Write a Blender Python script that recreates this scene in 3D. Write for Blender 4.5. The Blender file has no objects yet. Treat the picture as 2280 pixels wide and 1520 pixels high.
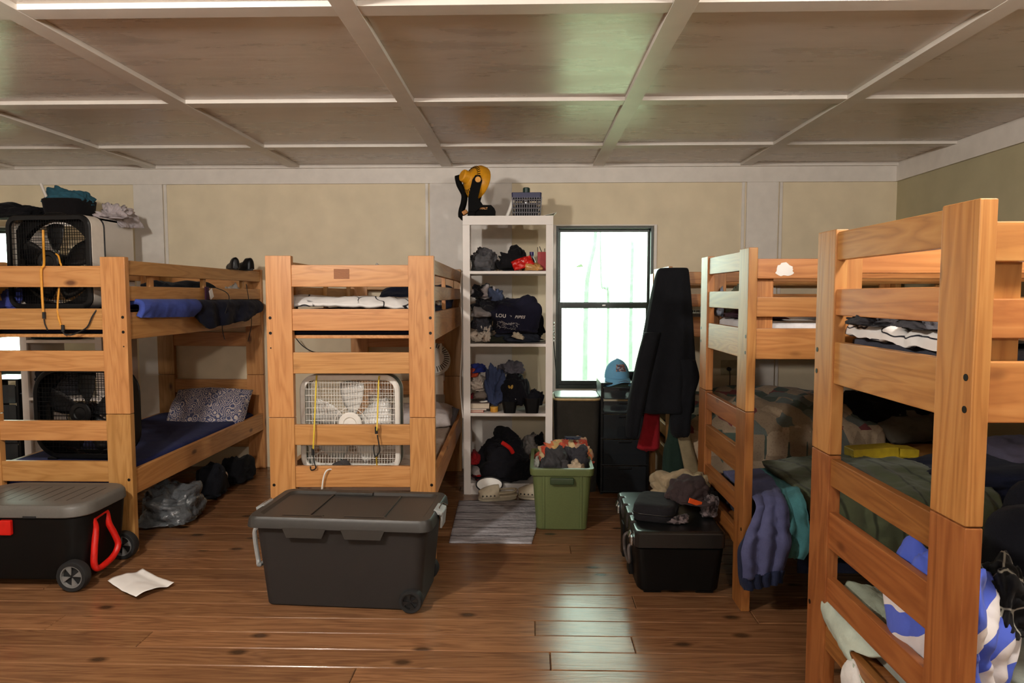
import bpy, bmesh, math, random
from mathutils import Vector, Matrix, noise
from mathutils.bvhtree import BVHTree
PI = math.pi
R = math.radians
random.seed(7)
SC = bpy.context.scene
COL = SC.collection

# ------------------------------------------------------------------ camera
F = 1514.6
YAW, PIT, HC = R(1.459), R(3.884), 1.49
cam = bpy.data.cameras.new('camera')
cam.sensor_width = 36.0
cam.lens = F / 2280 * 36
co = bpy.data.objects.new('camera', cam)
co.location = (0, 0, HC)
co.rotation_euler = (PI / 2 - PIT, 0, YAW)
COL.objects.link(co)
SC.camera = co
_M = co.rotation_euler.to_matrix()


def at(px, py, Y):
    """point at depth Y of the room that is seen at (px, py) of the 2280 x 1520 frame"""
    d = _M @ Vector(((px - 1140) / F, -(py - 760) / F, -1))
    t = Y / d.y
    return Vector((d.x * t, Y, HC + d.z * t))


def atz(px, py, Z):
    d = _M @ Vector(((px - 1140) / F, -(py - 760) / F, -1))
    t = (Z - HC) / d.z
    return Vector((d.x * t, d.y * t, Z))


# ------------------------------------------------------------------ colours and materials
def lin(h):
    h = h.lstrip('#')
    c = [int(h[i:i + 2], 16) / 255 for i in (0, 2, 4)]
    return tuple(x / 12.92 if x <= .04045 else ((x + .055) / 1.055) ** 2.4 for x in c) + (1,)


class NT:
    def __init__(s, name):
        s.m = bpy.data.materials.new(name)
        s.m.use_nodes = True
        s.t = s.m.node_tree
        s.b = s.t.nodes['Principled BSDF']
        s.out = s.t.nodes['Material Output']

    def n(s, typ, ins=None, **kw):
        k = s.t.nodes.new(typ)
        for a, v in kw.items():
            setattr(k, a, v)
        for a, v in (ins or {}).items():
            s.set(k.inputs[a], v)
        return k

    def set(s, sock, v):
        if isinstance(v, bpy.types.NodeSocket):
            s.t.links.new(v, sock)
        else:
            sock.default_value = v

    def ramp(s, fac, stops, interp='LINEAR'):
        k = s.n('ShaderNodeValToRGB', {'Fac': fac})
        cr = k.color_ramp
        cr.interpolation = interp
        while len(cr.elements) < len(stops):
            cr.elements.new(.5)
        for e, (p, c) in zip(cr.elements, stops):
            e.position = p
            e.color = c if len(c) == 4 else tuple(c) + (1,)
        return k.outputs['Color']

    def math(s, op, a, b=0.0, c=0.0):
        k = s.n('ShaderNodeMath', operation=op)
        for i, v in enumerate((a, b, c)):
            s.set(k.inputs[i], v)
        return k.outputs[0]

    def mix(s, f, a, b, mode='MIX'):
        k = s.n('ShaderNodeMix', data_type='RGBA', blend_type=mode)
        s.set(k.inputs[0], f)
        s.set(k.inputs[6], a)
        s.set(k.inputs[7], b)
        return k.outputs[2]

    def coord(s, scale=(1, 1, 1), rnd=0, which='Object', rot=(0, 0, 0)):
        c = s.n('ShaderNodeTexCoord').outputs[which]
        if rnd:
            r = s.n('ShaderNodeObjectInfo').outputs['Random']
            o = s.n('ShaderNodeVectorMath', operation='ADD')
            s.t.links.new(c, o.inputs[0])
            s.set(o.inputs[1], s.math('MULTIPLY', r, rnd))
            c = o.outputs[0]
        k = s.n('ShaderNodeMapping', {'Vector': c, 'Scale': scale, 'Rotation': rot})
        return k.outputs[0]

    def bump(s, h, strength=.3, dist=.01):
        k = s.n('ShaderNodeBump', {'Height': h, 'Strength': strength, 'Distance': dist})
        s.t.links.new(k.outputs[0], s.b.inputs['Normal'])


def plain(name, col, rough=.5, var=.12, nscale=30, bump=.0, metal=0, spec=.5, coat=0):
    t = NT(name)
    c = lin(col)
    nz = t.n('ShaderNodeTexNoise', {'Vector': t.coord(), 'Scale': nscale, 'Detail': 4})
    lo = tuple(x * (1 - var) for x in c[:3])
    hi = tuple(min(1, x * (1 + var)) for x in c[:3])
    t.set(t.b.inputs['Base Color'], t.ramp(nz.outputs[0], [(.3, lo), (.7, hi)]))
    t.b.inputs['Roughness'].default_value = rough
    t.b.inputs['Metallic'].default_value = metal
    t.b.inputs['Specular IOR Level'].default_value = spec
    t.b.inputs['Coat Weight'].default_value = coat
    if bump:
        t.bump(nz.outputs[0], bump, .004)
    return t.m


_cl = {}


def cloth(col, var=.22, rough=.9, weave=260, soft=7):
    key = (col, var, weave, soft)
    if key in _cl:
        return _cl[key]
    t = NT('cloth_' + col.strip('#'))
    c = lin(col)
    v = t.coord(rnd=5)
    nz = t.n('ShaderNodeTexNoise', {'Vector': v, 'Scale': soft, 'Detail': 5, 'Roughness': .6})
    lo = tuple(x * (1 - var) for x in c[:3])
    hi = tuple(min(1, x * (1 + var)) for x in c[:3])
    t.set(t.b.inputs['Base Color'], t.ramp(nz.outputs[0], [(.3, lo), (.7, hi)]))
    t.b.inputs['Roughness'].default_value = rough
    t.b.inputs['Sheen Weight'].default_value = .03
    t.b.inputs['Specular IOR Level'].default_value = .15
    n2 = t.n('ShaderNodeTexNoise', {'Vector': v, 'Scale': weave, 'Detail': 2})
    t.bump(t.math('ADD', t.math('MULTIPLY', nz.outputs[0], 1.5), t.math('MULTIPLY', n2.outputs[0], .25)), .5, .01)
    _cl[key] = t.m
    return t.m


def cloth_pattern(name, fn):
    t = NT(name)
    v = t.coord()
    col = fn(t, v)
    t.set(t.b.inputs['Base Color'], col)
    t.b.inputs['Roughness'].default_value = .9
    t.b.inputs['Specular IOR Level'].default_value = .15
    t.b.inputs['Sheen Weight'].default_value = .1
    n2 = t.n('ShaderNodeTexNoise', {'Vector': v, 'Scale': 14, 'Detail': 5})
    t.bump(n2.outputs[0], .45, .012)
    return t.m


def wood(name, axis, cols, rough=.42, knots=True, ring=9.0):
    """grain along one local axis; cols = light, mid, dark"""
    t = NT(name)
    s = [9.0, 9.0, 9.0]
    s['xyz'.index(axis)] = .75
    v = t.coord(tuple(s), rnd=9)
    nz = t.n('ShaderNodeTexNoise', {'Vector': v, 'Scale': 1.1, 'Detail': 3, 'Roughness': .5, 'Distortion': .6})
    rings = t.math('FRACT', t.math('MULTIPLY', nz.outputs[0], ring))
    rings = t.math('PINGPONG', t.math('MULTIPLY', rings, 2), 1)
    fine = t.n('ShaderNodeTexNoise', {'Vector': v, 'Scale': 7, 'Detail': 4, 'Roughness': .7})
    f = t.math('ADD', t.math('MULTIPLY', rings, .5), t.math('MULTIPLY', fine.outputs[0], .5))
    c = t.ramp(f, [(.15, lin(cols[2])), (.5, lin(cols[1])), (.85, lin(cols[0]))])
    if knots:
        s2 = [5.5, 5.5, 5.5]
        s2['xyz'.index(axis)] = 2.6
        v2 = t.coord(tuple(s2), rnd=13)
        vo = t.n('ShaderNodeTexVoronoi', {'Vector': v2, 'Scale': 1.0, 'Randomness': 1.0})
        k = t.ramp(vo.outputs['Distance'], [(.05, (1, 1, 1)), (.125, (0, 0, 0))])
        c = t.mix(t.math('MULTIPLY', k, .85), c, lin('#4a2208'))
    r = t.n('ShaderNodeObjectInfo').outputs['Random']
    hv = t.n('ShaderNodeHueSaturation', {'Color': c, 'Value': t.math('ADD', t.math('MULTIPLY', r, .22), .89),
                                         'Hue': t.math('ADD', t.math('MULTIPLY', r, -.012), .506)})
    t.set(t.b.inputs['Base Color'], hv.outputs[0])
    t.b.inputs['Roughness'].default_value = rough
    t.bump(f, .12, .002)
    return t.m


PINE = ('#bf8c54', '#b6814a', '#a36f3b')
AMBER = ('#b58048', '#aa723c', '#965f30')
RED = ('#955f30', '#885227', '#77441e')
W1 = {a: wood('pine_' + a, a, PINE) for a in 'xyz'}
W2 = {a: wood('amber_pine_' + a, a, AMBER) for a in 'xyz'}
W3 = {a: wood('reddish_pine_' + a, a, RED) for a in 'xyz'}

M = {}
M['white'] = plain('white_paint', '#d9d2ca', .45, .05, 12, .05)
M['shelfwhite'] = plain('white_laminate', '#ddd6d0', .35, .03, 8)
M['black'] = plain('black_plastic', '#0a0a0b', .38, .25, 60, .05, spec=.25)
M['blackmatte'] = plain('black_rubber', '#0e0e0f', .7, .2)
M['bolt'] = plain('dark_bolt', '#1d1a17', .4, .1, metal=.6)
M['steel'] = plain('steel', '#b9b9b9', .25, .1, metal=1)
M['whiteplastic'] = plain('white_plastic', '#e2ded6', .35, .04)
M['yellow'] = plain('yellow_rubber', '#d9bd3a', .5, .1)
M['orangecord'] = plain('orange_yellow_cord', '#cf8f2c', .6, .15)
M['paper'] = plain('paper', '#e6e3de', .8, .04, 6)
M['red'] = plain('red_plastic', '#c1180f', .4, .12)
M['darkglass'] = plain('dark_window_frame', '#23302a', .4, .15)


# ------------------------------------------------------------------ mesh builders
def newbm():
    return bmesh.new()


def box(bm, x0, x1, y0, y1, z0, z1, bev=0.0, seg=2):
    vs = [bm.verts.new((x, y, z)) for z in (z0, z1) for (x, y) in ((x0, y0), (x1, y0), (x1, y1), (x0, y1))]
    fs = [(3, 2, 1, 0), (4, 5, 6, 7), (0, 1, 5, 4), (1, 2, 6, 5), (2, 3, 7, 6), (3, 0, 4, 7)]
    faces = [bm.faces.new([vs[i] for i in f]) for f in fs]
    if bev:
        es = {e for f in faces for e in f.edges}
        bmesh.ops.bevel(bm, geom=list(es), offset=bev, segments=seg, profile=.5, affect='EDGES')
    return vs


def obox(bm, c, size, mat=None, bev=0.0):
    """box about a centre with a rotation matrix"""
    b2 = bmesh.new()
    box(b2, -size[0] / 2, size[0] / 2, -size[1] / 2, size[1] / 2, -size[2] / 2, size[2] / 2, bev)
    m = Matrix.Translation(c) @ (mat.to_4x4() if mat else Matrix())
    join(bm, b2, m)


def join(bm, b2, m=None):
    if m:
        bmesh.ops.transform(b2, matrix=m, verts=b2.verts)
    me = bpy.data.meshes.new('tmp')
    b2.to_mesh(me)
    b2.free()
    bm.from_mesh(me)
    bpy.data.meshes.remove(me)


def tube(bm, pts, r, seg=8, closed=False, cap=True):
    pts = [Vector(p) for p in pts]
    n = len(pts)
    rings = []
    up = Vector((0, 0, 1))
    prev = None
    for i, p in enumerate(pts):
        if closed:
            d = pts[(i + 1) % n] - pts[i - 1]
        else:
            d = pts[min(i + 1, n - 1)] - pts[max(i - 1, 0)]
        d.normalize()
        if prev is None:
            a = up if abs(d.z) < .9 else Vector((1, 0, 0))
            u = d.cross(a).normalized()
        else:
            u = (prev - d * prev.dot(d))
            u = u.normalized() if u.length > 1e-6 else d.cross(up).normalized()
        prev = u
        w = d.cross(u)
        rr = r[i] if isinstance(r, (list, tuple)) else r
        rings.append([bm.verts.new(p + (u * math.cos(2 * PI * k / seg) + w * math.sin(2 * PI * k / seg)) * rr) for k in range(seg)])
    m = n if closed else n - 1
    for i in range(m):
        a, b = rings[i], rings[(i + 1) % n]
        for k in range(seg):
            bm.faces.new((a[k], a[(k + 1) % seg], b[(k + 1) % seg], b[k]))
    if cap and not closed:
        bm.faces.new(list(reversed(rings[0])))
        bm.faces.new(rings[-1])


def smoothpath(pts, n=8):
    """Catmull-Rom through points"""
    P = [Vector(p) for p in pts]
    out = []
    for i in range(len(P) - 1):
        p0, p1, p2, p3 = P[max(i - 1, 0)], P[i], P[i + 1], P[min(i + 2, len(P) - 1)]
        for k in range(n):
            t = k / n
            out.append(.5 * ((2 * p1) + (p2 - p0) * t + (2 * p0 - 5 * p1 + 4 * p2 - p3) * t * t + (3 * p1 - p0 - 3 * p2 + p3) * t ** 3))
    out.append(P[-1])
    return out


def rrect(w, d, r, seg=6, cx=0, cy=0):
    pts = []
    for (sx, sy, a0) in ((1, -1, -90), (1, 1, 0), (-1, 1, 90), (-1, -1, 180)):
        for k in range(seg + 1):
            a = R(a0 + 90 * k / seg)
            pts.append((cx + sx * (w / 2 - r) + r * math.cos(a), cy + sy * (d / 2 - r) + r * math.sin(a)))
    return pts


def loft(bm, rings, cap0=True, cap1=True, closed=False):
    vr = [[bm.verts.new(p) for p in r] for r in rings]
    n = len(vr[0])
    m = len(vr)
    for i in range(m if closed else m - 1):
        a, b = vr[i], vr[(i + 1) % m]
        for k in range(n):
            bm.faces.new((a[k], a[(k + 1) % n], b[(k + 1) % n], b[k]))
    if not closed:
        if cap0:
            bm.faces.new(list(reversed(vr[0])))
        if cap1:
            bm.faces.new(vr[-1])


def zrings(levels):
    return [[(x, y, z) for (x, y) in poly] for z, poly in levels]


def cyl(bm, p0, p1, r, seg=20, r1=None):
    p0, p1 = Vector(p0), Vector(p1)
    tube(bm, [p0, p1], [r, r if r1 is None else r1], seg)


def lathe(bm, prof, seg=28, m=None):
    b2 = bmesh.new()
    loft(b2, [[(r * math.cos(2 * PI * k / seg), r * math.sin(2 * PI * k / seg), z) for k in range(seg)] for r, z in prof])
    join(bm, b2, m)


def finish(name, bm, mat, parent=None, loc=(0, 0, 0), rz=0, angle=38, smooth=True):
    bmesh.ops.recalc_face_normals(bm, faces=bm.faces)
    me = bpy.data.meshes.new(name)
    bm.to_mesh(me)
    bm.free()
    if smooth:
        me.polygons.foreach_set('use_smooth', [True] * len(me.polygons))
        me.set_sharp_from_angle(angle=R(angle))
    mats = mat if isinstance(mat, (list, tuple)) else [mat]
    for k in mats:
        me.materials.append(k)
    o = bpy.data.objects.new(name, me)
    COL.objects.link(o)
    o.parent = parent
    o.location = loc
    o.rotation_euler = (0, 0, rz)
    if smooth and angle < 90:
        wn = o.modifiers.new('normals', 'WEIGHTED_NORMAL')
        wn.keep_sharp = True
    return o


def tag(o, label, cat, group=None):
    o['label'] = label
    o['category'] = cat
    if group:
        o['group'] = group
    return o


def thing(name, label, cat, loc=(0, 0, 0), rz=0, group=None):
    o = bpy.data.objects.new(name, None)
    o.empty_display_size = .1
    COL.objects.link(o)
    o.location = loc
    o.rotation_euler = (0, 0, rz)
    return tag(o, label, cat, group)


def struct(name, bm, mat, parent=None, **kw):
    o = finish(name, bm, mat, parent, **kw)
    if parent is None:
        o['kind'] = 'structure'
    return o


def part(name, mat, parent, fn, label=None, **kw):
    bm = newbm()
    fn(bm)
    o = finish(name, bm, mat, parent, **kw)
    if label:
        o['label'] = label
    return o


def nz(v):
    return noise.noise(v)


def blob(sx, sy, sz, seed, amp=.22, freq=9.0, bx=.75, sub=4, layers=0, flat=.2):
    """a crumpled heap of cloth with its base on z = 0"""
    bm = newbm()
    bmesh.ops.create_icosphere(bm, subdivisions=sub, radius=1)
    off = Vector((seed * 7.13, seed * 3.7, seed * 1.9))
    for v in bm.verts:
        d = v.co.normalized()
        p = Vector([math.copysign(abs(c) ** bx, c) for c in d])
        q = p * (freq / 9)
        w = Vector((nz(q * 1.1 + off), nz(q * 1.1 + off + Vector((31, 0, 0))), nz(q * 1.1 + off + Vector((0, 17, 0)))))
        n3 = nz(p * 1.15 + off * 1.3)
        n1 = nz(Vector((q.x * 1.6, q.y * 1.6, q.z * 2.4)) + w * 1.3 + off)
        n2 = nz(q * 4.2 + w * 2.2 - off)
        n4 = nz(q * 9 + w * 3 + off)
        k = 1 + amp * (n3 * 2.0 + (abs(n1) * 2.0 - .6) + (abs(n2) * 1.5 - .35) * .34 + (.3 - abs(n4) * 1.4) * .07)
        p = p * max(.25, k)
        if layers:
            s = math.sin(p.z * PI * layers + n3 * 2)
            h = 1 - .05 * (s * s * s * s)
            p.x *= h
            p.y *= h
        if p.z < 0:
            p.z *= flat
        v.co = p
    lo = [min(v.co[i] for v in bm.verts) for i in range(3)]
    hi = [max(v.co[i] for v in bm.verts) for i in range(3)]
    for v in bm.verts:
        v.co = Vector((((v.co.x - lo[0]) / (hi[0] - lo[0]) - .5) * sx, ((v.co.y - lo[1]) / (hi[1] - lo[1]) - .5) * sy,
                       (v.co.z - lo[2]) / (hi[2] - lo[2]) * sz))
    return bm


_seed = [1]


def heap(name, label, cat, px, Y, depth, mat, group=None, z0=None, rz=0, tilt=(0, 0), **kw):
    """cloth heap filling the picture box px = (x0, y0, x1, y1) at room depth Y"""
    a, b = at(px[0], px[3], Y), at(px[2], px[1], Y)
    z = a.z if z0 is None else z0
    _seed[0] += 1
    kw.setdefault('seed', _seed[0])
    bm = blob(b.x - a.x, depth, max(.01, b.z - z), **kw)
    o = finish(name, bm, mat, None, ((a.x + b.x) / 2, Y, z), rz, angle=180)
    o.rotation_euler = (R(tilt[0]), R(tilt[1]), rz)
    if group is None and cat == 'clothing':
        if 5.0 < Y < 5.5 and 1040 < px[0] < 1220:
            group = 'clothes on the white bookshelf'
        elif 4.2 < Y < 4.8 and 1180 < px[0] < 1320:
            group = 'clothes in the green tote'
        elif Y < 2.4 and px[0] > 1800:
            group = 'clothes on the nearest bunk'
    return tag(o, label, cat, group)


def pillow_bm(w, d, h, seed=0, amp=.015):
    bm = newbm()
    nu, nv = 28, 20
    g = {}
    for s in (1, -1):
        for i in range(nu + 1):
            for j in range(nv + 1):
                u, v = i / nu * 2 - 1, j / nv * 2 - 1
                if s == -1 and (i in (0, nu) or j in (0, nv)):
                    g[s, i, j] = g[1, i, j]
                    continue
                e = (max(0, 1 - abs(u) ** 2.6) * max(0, 1 - abs(v) ** 2.6)) ** .5
                pin = 1 - .07 * (u * u * v * v) ** .5 + .0
                k = nz(Vector((u * 2.2 + seed, v * 2.2, s * 2))) * amp * 2 + nz(Vector((u * 6 + seed, v * 6, s * 2))) * amp
                g[s, i, j] = bm.verts.new((u * w / 2 * (1 - .06 * (1 - v * v) * (abs(u) > .9)) * pin, v * d / 2 * pin, h / 2 + s * (h / 2 * e) + k * e))
    for s in (1, -1):
        for i in range(nu):
            for j in range(nv):
                f = [g[s, i, j], g[s, i + 1, j], g[s, i + 1, j + 1], g[s, i, j + 1]]
                if s == -1:
                    f.reverse()
                bm.faces.new(f)
    return bm


def pillow(name, label, loc, w, d, h, mat, rot=(0, 0, 0), seed=0, group=None):
    o = finish(name, pillow_bm(w, d, h, seed), mat, None, loc, 0, angle=180)
    o.rotation_euler = [R(a) for a in rot]
    return tag(o, label, 'pillow', group)


def sheet_bm(rows, nu=44, nv=60, amp=.015, freq=7, seed=0, fold=0, famp=.015, d=(0, -1, 0), r0=.2, r1=1):
    """cloth through rows of (left, right) or (left, middle, right) points"""
    bm = newbm()
    d = Vector(d)
    cols = len(rows[0])
    paths = [smoothpath([r[c] for r in rows], 12) for c in range(cols)]
    n = len(paths[0])
    g = []
    for j in range(nv + 1):
        t = j / nv * (n - 1)
        i0 = min(int(t), n - 2)
        f = t - i0
        pp = [p[i0].lerp(p[i0 + 1], f) for p in paths]
        row = []
        for i in range(nu + 1):
            u = i / nu
            if cols == 2:
                p = pp[0].lerp(pp[1], u)
            else:
                a, b, c = pp
                p = a * (2 * (u - .5) * (u - 1)) + b * (4 * u * (1 - u)) + c * (2 * u * (u - .5))
            v = j / nv
            k = r0 + (r1 - r0) * v
            q = p * freq + Vector((seed * 5.1, 0, 0))
            w = nz(q * .5)
            dd = amp * (nz(q + Vector((w, w, w))) + .5 * (1 - 2 * abs(nz(q * 2.1))))
            if fold:
                dd += famp * k * math.sin(2 * PI * fold * u + 2.2 * w + 1.2 * nz(Vector((v * 2, seed, u * 3))))
            row.append(bm.verts.new(p + d * dd))
        g.append(row)
    for j in range(nv):
        for i in range(nu):
            bm.faces.new((g[j][i], g[j][i + 1], g[j + 1][i + 1], g[j + 1][i]))
    return bm


def sheet(name, label, cat, rows, mat, thick=.012, parent=None, group=None, **kw):
    rows = [[Vector(p) for p in r] for r in rows]
    bm = sheet_bm(rows, **kw)
    c = Vector()
    if parent is None:
        lo = Vector([min(v.co[i] for v in bm.verts) for i in range(3)])
        hi = Vector([max(v.co[i] for v in bm.verts) for i in range(3)])
        c = Vector(((lo.x + hi.x) / 2, (lo.y + hi.y) / 2, lo.z))
        bmesh.ops.translate(bm, vec=-c, verts=bm.verts)
    o = finish(name, bm, mat, parent, c, 0, angle=180)
    s = o.modifiers.new('thickness', 'SOLIDIFY')
    s.thickness = thick
    s.offset = 0
    if parent is None:
        tag(o, label, cat, group)
    elif label:
        o['label'] = label
    return o


def text_mesh(s, size, shear=0, extrude=.0008, spacing=1.0, bold=0.0):
    cu = bpy.data.curves.new('lettering', 'FONT')
    cu.body = s
    cu.size = size
    cu.shear = shear
    cu.extrude = extrude
    cu.offset = bold
    cu.space_character = spacing
    cu.align_x = 'CENTER'
    cu.align_y = 'CENTER'
    ob = bpy.data.objects.new('lettering_source', cu)
    COL.objects.link(ob)
    bpy.context.view_layer.update()
    me = bpy.data.meshes.new_from_object(ob.evaluated_get(bpy.context.evaluated_depsgraph_get()))
    bpy.data.objects.remove(ob)
    bpy.data.curves.remove(cu)
    return me


# ================================================================== THE ROOM
XR, XL, YB, YF, ZC = 3.04, -4.75, 5.78, -5.2, 2.58


def floor_mat():
    t = NT('varnished_pine_floor')
    v = t.coord((1, 1, 1))
    tone = t.n('ShaderNodeAttribute', attribute_name='tone').outputs['Fac']
    ov = t.n('ShaderNodeCombineXYZ', {'X': t.math('MULTIPLY', tone, 37), 'Y': t.math('MULTIPLY', tone, 11), 'Z': 0.0})
    ad = t.n('ShaderNodeVectorMath', operation='ADD')
    t.t.links.new(v, ad.inputs[0])
    t.t.links.new(ov.outputs[0], ad.inputs[1])
    mp = t.n('ShaderNodeMapping', {'Vector': ad.outputs[0], 'Scale': (.9, 13, 13)})
    n1 = t.n('ShaderNodeTexNoise', {'Vector': mp.outputs[0], 'Scale': 1.2, 'Detail': 3, 'Distortion': .8})
    rg = t.math('PINGPONG', t.math('MULTIPLY', n1.outputs[0], 14), 1)
    fine = t.n('ShaderNodeTexNoise', {'Vector': mp.outputs[0], 'Scale': 6, 'Detail': 5, 'Roughness': .7})
    f = t.math('ADD', t.math('MULTIPLY', rg, .4), t.math('MULTIPLY', fine.outputs[0], .6))
    c = t.ramp(f, [(.15, lin('#5b361c')), (.5, lin('#7f5129')), (.85, lin('#936538'))])
    mk = t.n('ShaderNodeMapping', {'Vector': ad.outputs[0], 'Scale': (1.9, 3.6, 3)})
    vo = t.n('ShaderNodeTexVoronoi', {'Vector': mk.outputs[0], 'Scale': .75}, voronoi_dimensions='2D')
    k = t.ramp(vo.outputs['Distance'], [(.03, (1, 1, 1)), (.075, (0, 0, 0))])
    c = t.mix(t.math('MULTIPLY', k, .9), c, lin('#2a1408'))
    hv = t.n('ShaderNodeHueSaturation', {'Color': c, 'Saturation': .9, 'Value': t.math('ADD', t.math('MULTIPLY', tone, .35), .76)})
    wear = t.n('ShaderNodeTexNoise', {'Vector': v, 'Scale': 1.6, 'Detail': 4})
    c2 = t.mix(t.math('MULTIPLY', wear.outputs[0], .35), hv.outputs[0], lin('#6a5236'))
    t.set(t.b.inputs['Base Color'], c2)
    t.set(t.b.inputs['Roughness'], t.math('ADD', t.math('MULTIPLY', wear.outputs[0], .2), .13))
    t.b.inputs['Specular IOR Level'].default_value = .3
    t.bump(f, .12, .003)
    return t.m


def build_floor():
    bm = newbm()
    lay = bm.faces.layers.float.new('tone')
    pw = .1372
    y = YF
    rnd = random.Random(3)
    while y < YB:
        x = XL - rnd.random() * 2.5
        while x < XR:
            L = 2.0 + rnd.random() * 2.2
            x0, x1 = max(x, XL), min(x + L, XR)
            if x1 > x0 + .02:
                n0 = len(bm.faces)
                box(bm, x0 + .0012, x1 - .0012, y + .0013, min(y + pw, YB) - .0013, -.02, rnd.uniform(-.0006, .0006), .003, 1)
                bm.faces.ensure_lookup_table()
                tn = rnd.random()
                for i in range(n0, len(bm.faces)):
                    bm.faces[i][lay] = tn
            x += L
        y += pw
    n0 = len(bm.faces)
    box(bm, XL, XR, YF, YB, -.06, -.021)
    o = struct('floor', bm, floor_mat(), angle=20)
    return o


build_floor()


def ceil_mat():
    t = NT('painted_ceiling_panel')
    v = t.coord((1.2, 5, 1))
    n1 = t.n('ShaderNodeTexNoise', {'Vector': v, 'Scale': 1.3, 'Detail': 6, 'Roughness': .62})
    c = t.ramp(n1.outputs[0], [(.25, lin('#aca195')), (.5, lin('#c6bbb0')), (.8, lin('#cfc5bb'))])
    t.set(t.b.inputs['Base Color'], c)
    t.set(t.b.inputs['Roughness'], t.math('ADD', t.math('MULTIPLY', n1.outputs[0], .22), .18))
    n2 = t.n('ShaderNodeTexNoise', {'Vector': t.coord((2, 9, 1)), 'Scale': 3, 'Detail': 4})
    t.bump(n2.outputs[0], .12, .01)
    return t.m


bm = newbm()
box(bm, XL - .1, XR + .1, YF - .1, YB + .1, ZC, ZC + .05)
struct('ceiling', bm, ceil_mat(), smooth=False)

batten_mat = plain('batten_paint', '#cfc8bf', .4, .05, 8, .04)
ntrim = 0


def trim(x0, x1, y0, y1, z0, z1, mat=None, bev=.002):
    global ntrim
    ntrim += 1
    b = newbm()
    box(b, x0, x1, y0, y1, z0, z1, bev)
    return struct('trim_%d' % ntrim, b, mat or batten_mat)


BX = [-4.40, -3.19, -1.9705, -.6875, .570, 1.778]
TH = .024
for bx in BX:
    trim(bx - .046, bx + .046, YF, YB, ZC - TH, ZC)
xs = [XL] + BX + [XR]
for k, by in enumerate((-4.9, -3.65, -2.4, -1.15, .10, 1.36, 2.6275, 3.882, 5.0145)):
    for i in range(len(xs) - 1):
        trim(xs[i] + (.046 if i else 0), xs[i + 1] - (.046 if i < len(xs) - 2 else 0), by - .046, by + .046, ZC - .022, ZC)
# cornice boards and wall posts
CB = 2.426
paint = M['white']
trim(XL, XR, YB - .022, YB, CB, ZC, paint)
trim(XR - .022, XR, YF, YB - .022, CB, ZC, paint)
trim(XL, XR, YB - .05, YB - .022, ZC - .028, ZC, paint)

wallmat = plain('cream_wall_panel', '#dccdb0', .6, .06, 5, .06)
wallmat2 = plain('olive_cream_wall', '#aea585', .6, .06, 5, .06)


def wall_with_holes(name, y0, y1, holes, mat, x0=XL, x1=XR):
    bm = newbm()
    xs = sorted({x0, x1} | {h[0] for h in holes} | {h[1] for h in holes})
    zs = sorted({-.06, ZC} | {h[2] for h in holes} | {h[3] for h in holes})
    for i in range(len(xs) - 1):
        for j in range(len(zs) - 1):
            cx, cz = (xs[i] + xs[i + 1]) / 2, (zs[j] + zs[j + 1]) / 2
            if any(h[0] < cx < h[1] and h[2] < cz < h[3] for h in holes):
                continue
            box(bm, xs[i], xs[i + 1], y0, y1, zs[j], zs[j + 1])
    bmesh.ops.remove_doubles(bm, verts=bm.verts, dist=1e-5)
    # drop the inner faces between cells
    seen = {}
    for f in list(bm.faces):
        key = tuple(sorted(v.index for v in f.verts))
    bm.verts.index_update()
    for f in list(bm.faces):
        seen.setdefault(frozenset(v.index for v in f.verts), []).append(f)
    dup = [f for fs in seen.values() if len(fs) > 1 for f in fs]
    bmesh.ops.delete(bm, geom=dup, context='FACES')
    return struct(name, bm, mat, smooth=False)


a, b = at(1237, 865, YB), at(1456, 503, YB)
WIN = (a.x, b.x, a.z, b.z)
a, b = at(-200, 838, YB), at(52, 505, YB)
WIN2 = (a.x, b.x, a.z, WIN[3])
wall_with_holes('wall_back', YB, YB + .12, [WIN, WIN2], wallmat)
bm = newbm()
box(bm, XR, XR + .1, YF, YB + .12, -.06, ZC)
struct('wall_right', bm, wallmat2)
bm = newbm()
box(bm, XL - .1, XL, YF, YB + .12, -.06, ZC)
struct('wall_left', bm, paint)
bm = newbm()
box(bm, XL - .1, XR + .1, YF - .1, YF, -.06, ZC)
struct('wall_front', bm, paint)


def wallpost(p0, p1):
    x0, x1 = at(p0, 500, YB).x, at(p1, 500, YB).x
    trim(x0, x1, YB - .02, YB, 0, CB, paint)


wallpost(302, 366)
wallpost(958, 1140)
wallpost(1660, 1730)
for p in (371, 951, 1653, 1737):
    x = at(p, 500, YB).x
    trim(x - .012, x + .012, YB - .009, YB, 0, CB, paint, .001)

glass = NT('window_glass')
tr = glass.n('ShaderNodeBsdfTransparent', {'Color': (.93, .97, .95, 1)})
gl = glass.n('ShaderNodeBsdfGlossy', {'Roughness': .03})
lw = glass.n('ShaderNodeFresnel', {'IOR': 1.45})
mx = glass.n('ShaderNodeMixShader', {'Fac': lw.outputs[0]})
glass.t.links.new(tr.outputs[0], mx.inputs[1])
glass.t.links.new(gl.outputs[0], mx.inputs[2])
glass.t.links.new(mx.outputs[0], glass.out.inputs['Surface'])


def frame_ring(bm, x0, x1, z0, z1, t, y0, y1):
    tl = t if isinstance(t, tuple) else (t, t, t, t)   # left right bottom top
    box(bm, x0, x0 + tl[0], y0, y1, z0, z1, .002)
    box(bm, x1 - tl[1], x1, y0, y1, z0, z1, .002)
    box(bm, x0 + tl[0], x1 - tl[1], y0, y1, z0, z0 + tl[2], .002)
    box(bm, x0 + tl[0], x1 - tl[1], y0, y1, z1 - tl[3], z1, .002)


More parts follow.
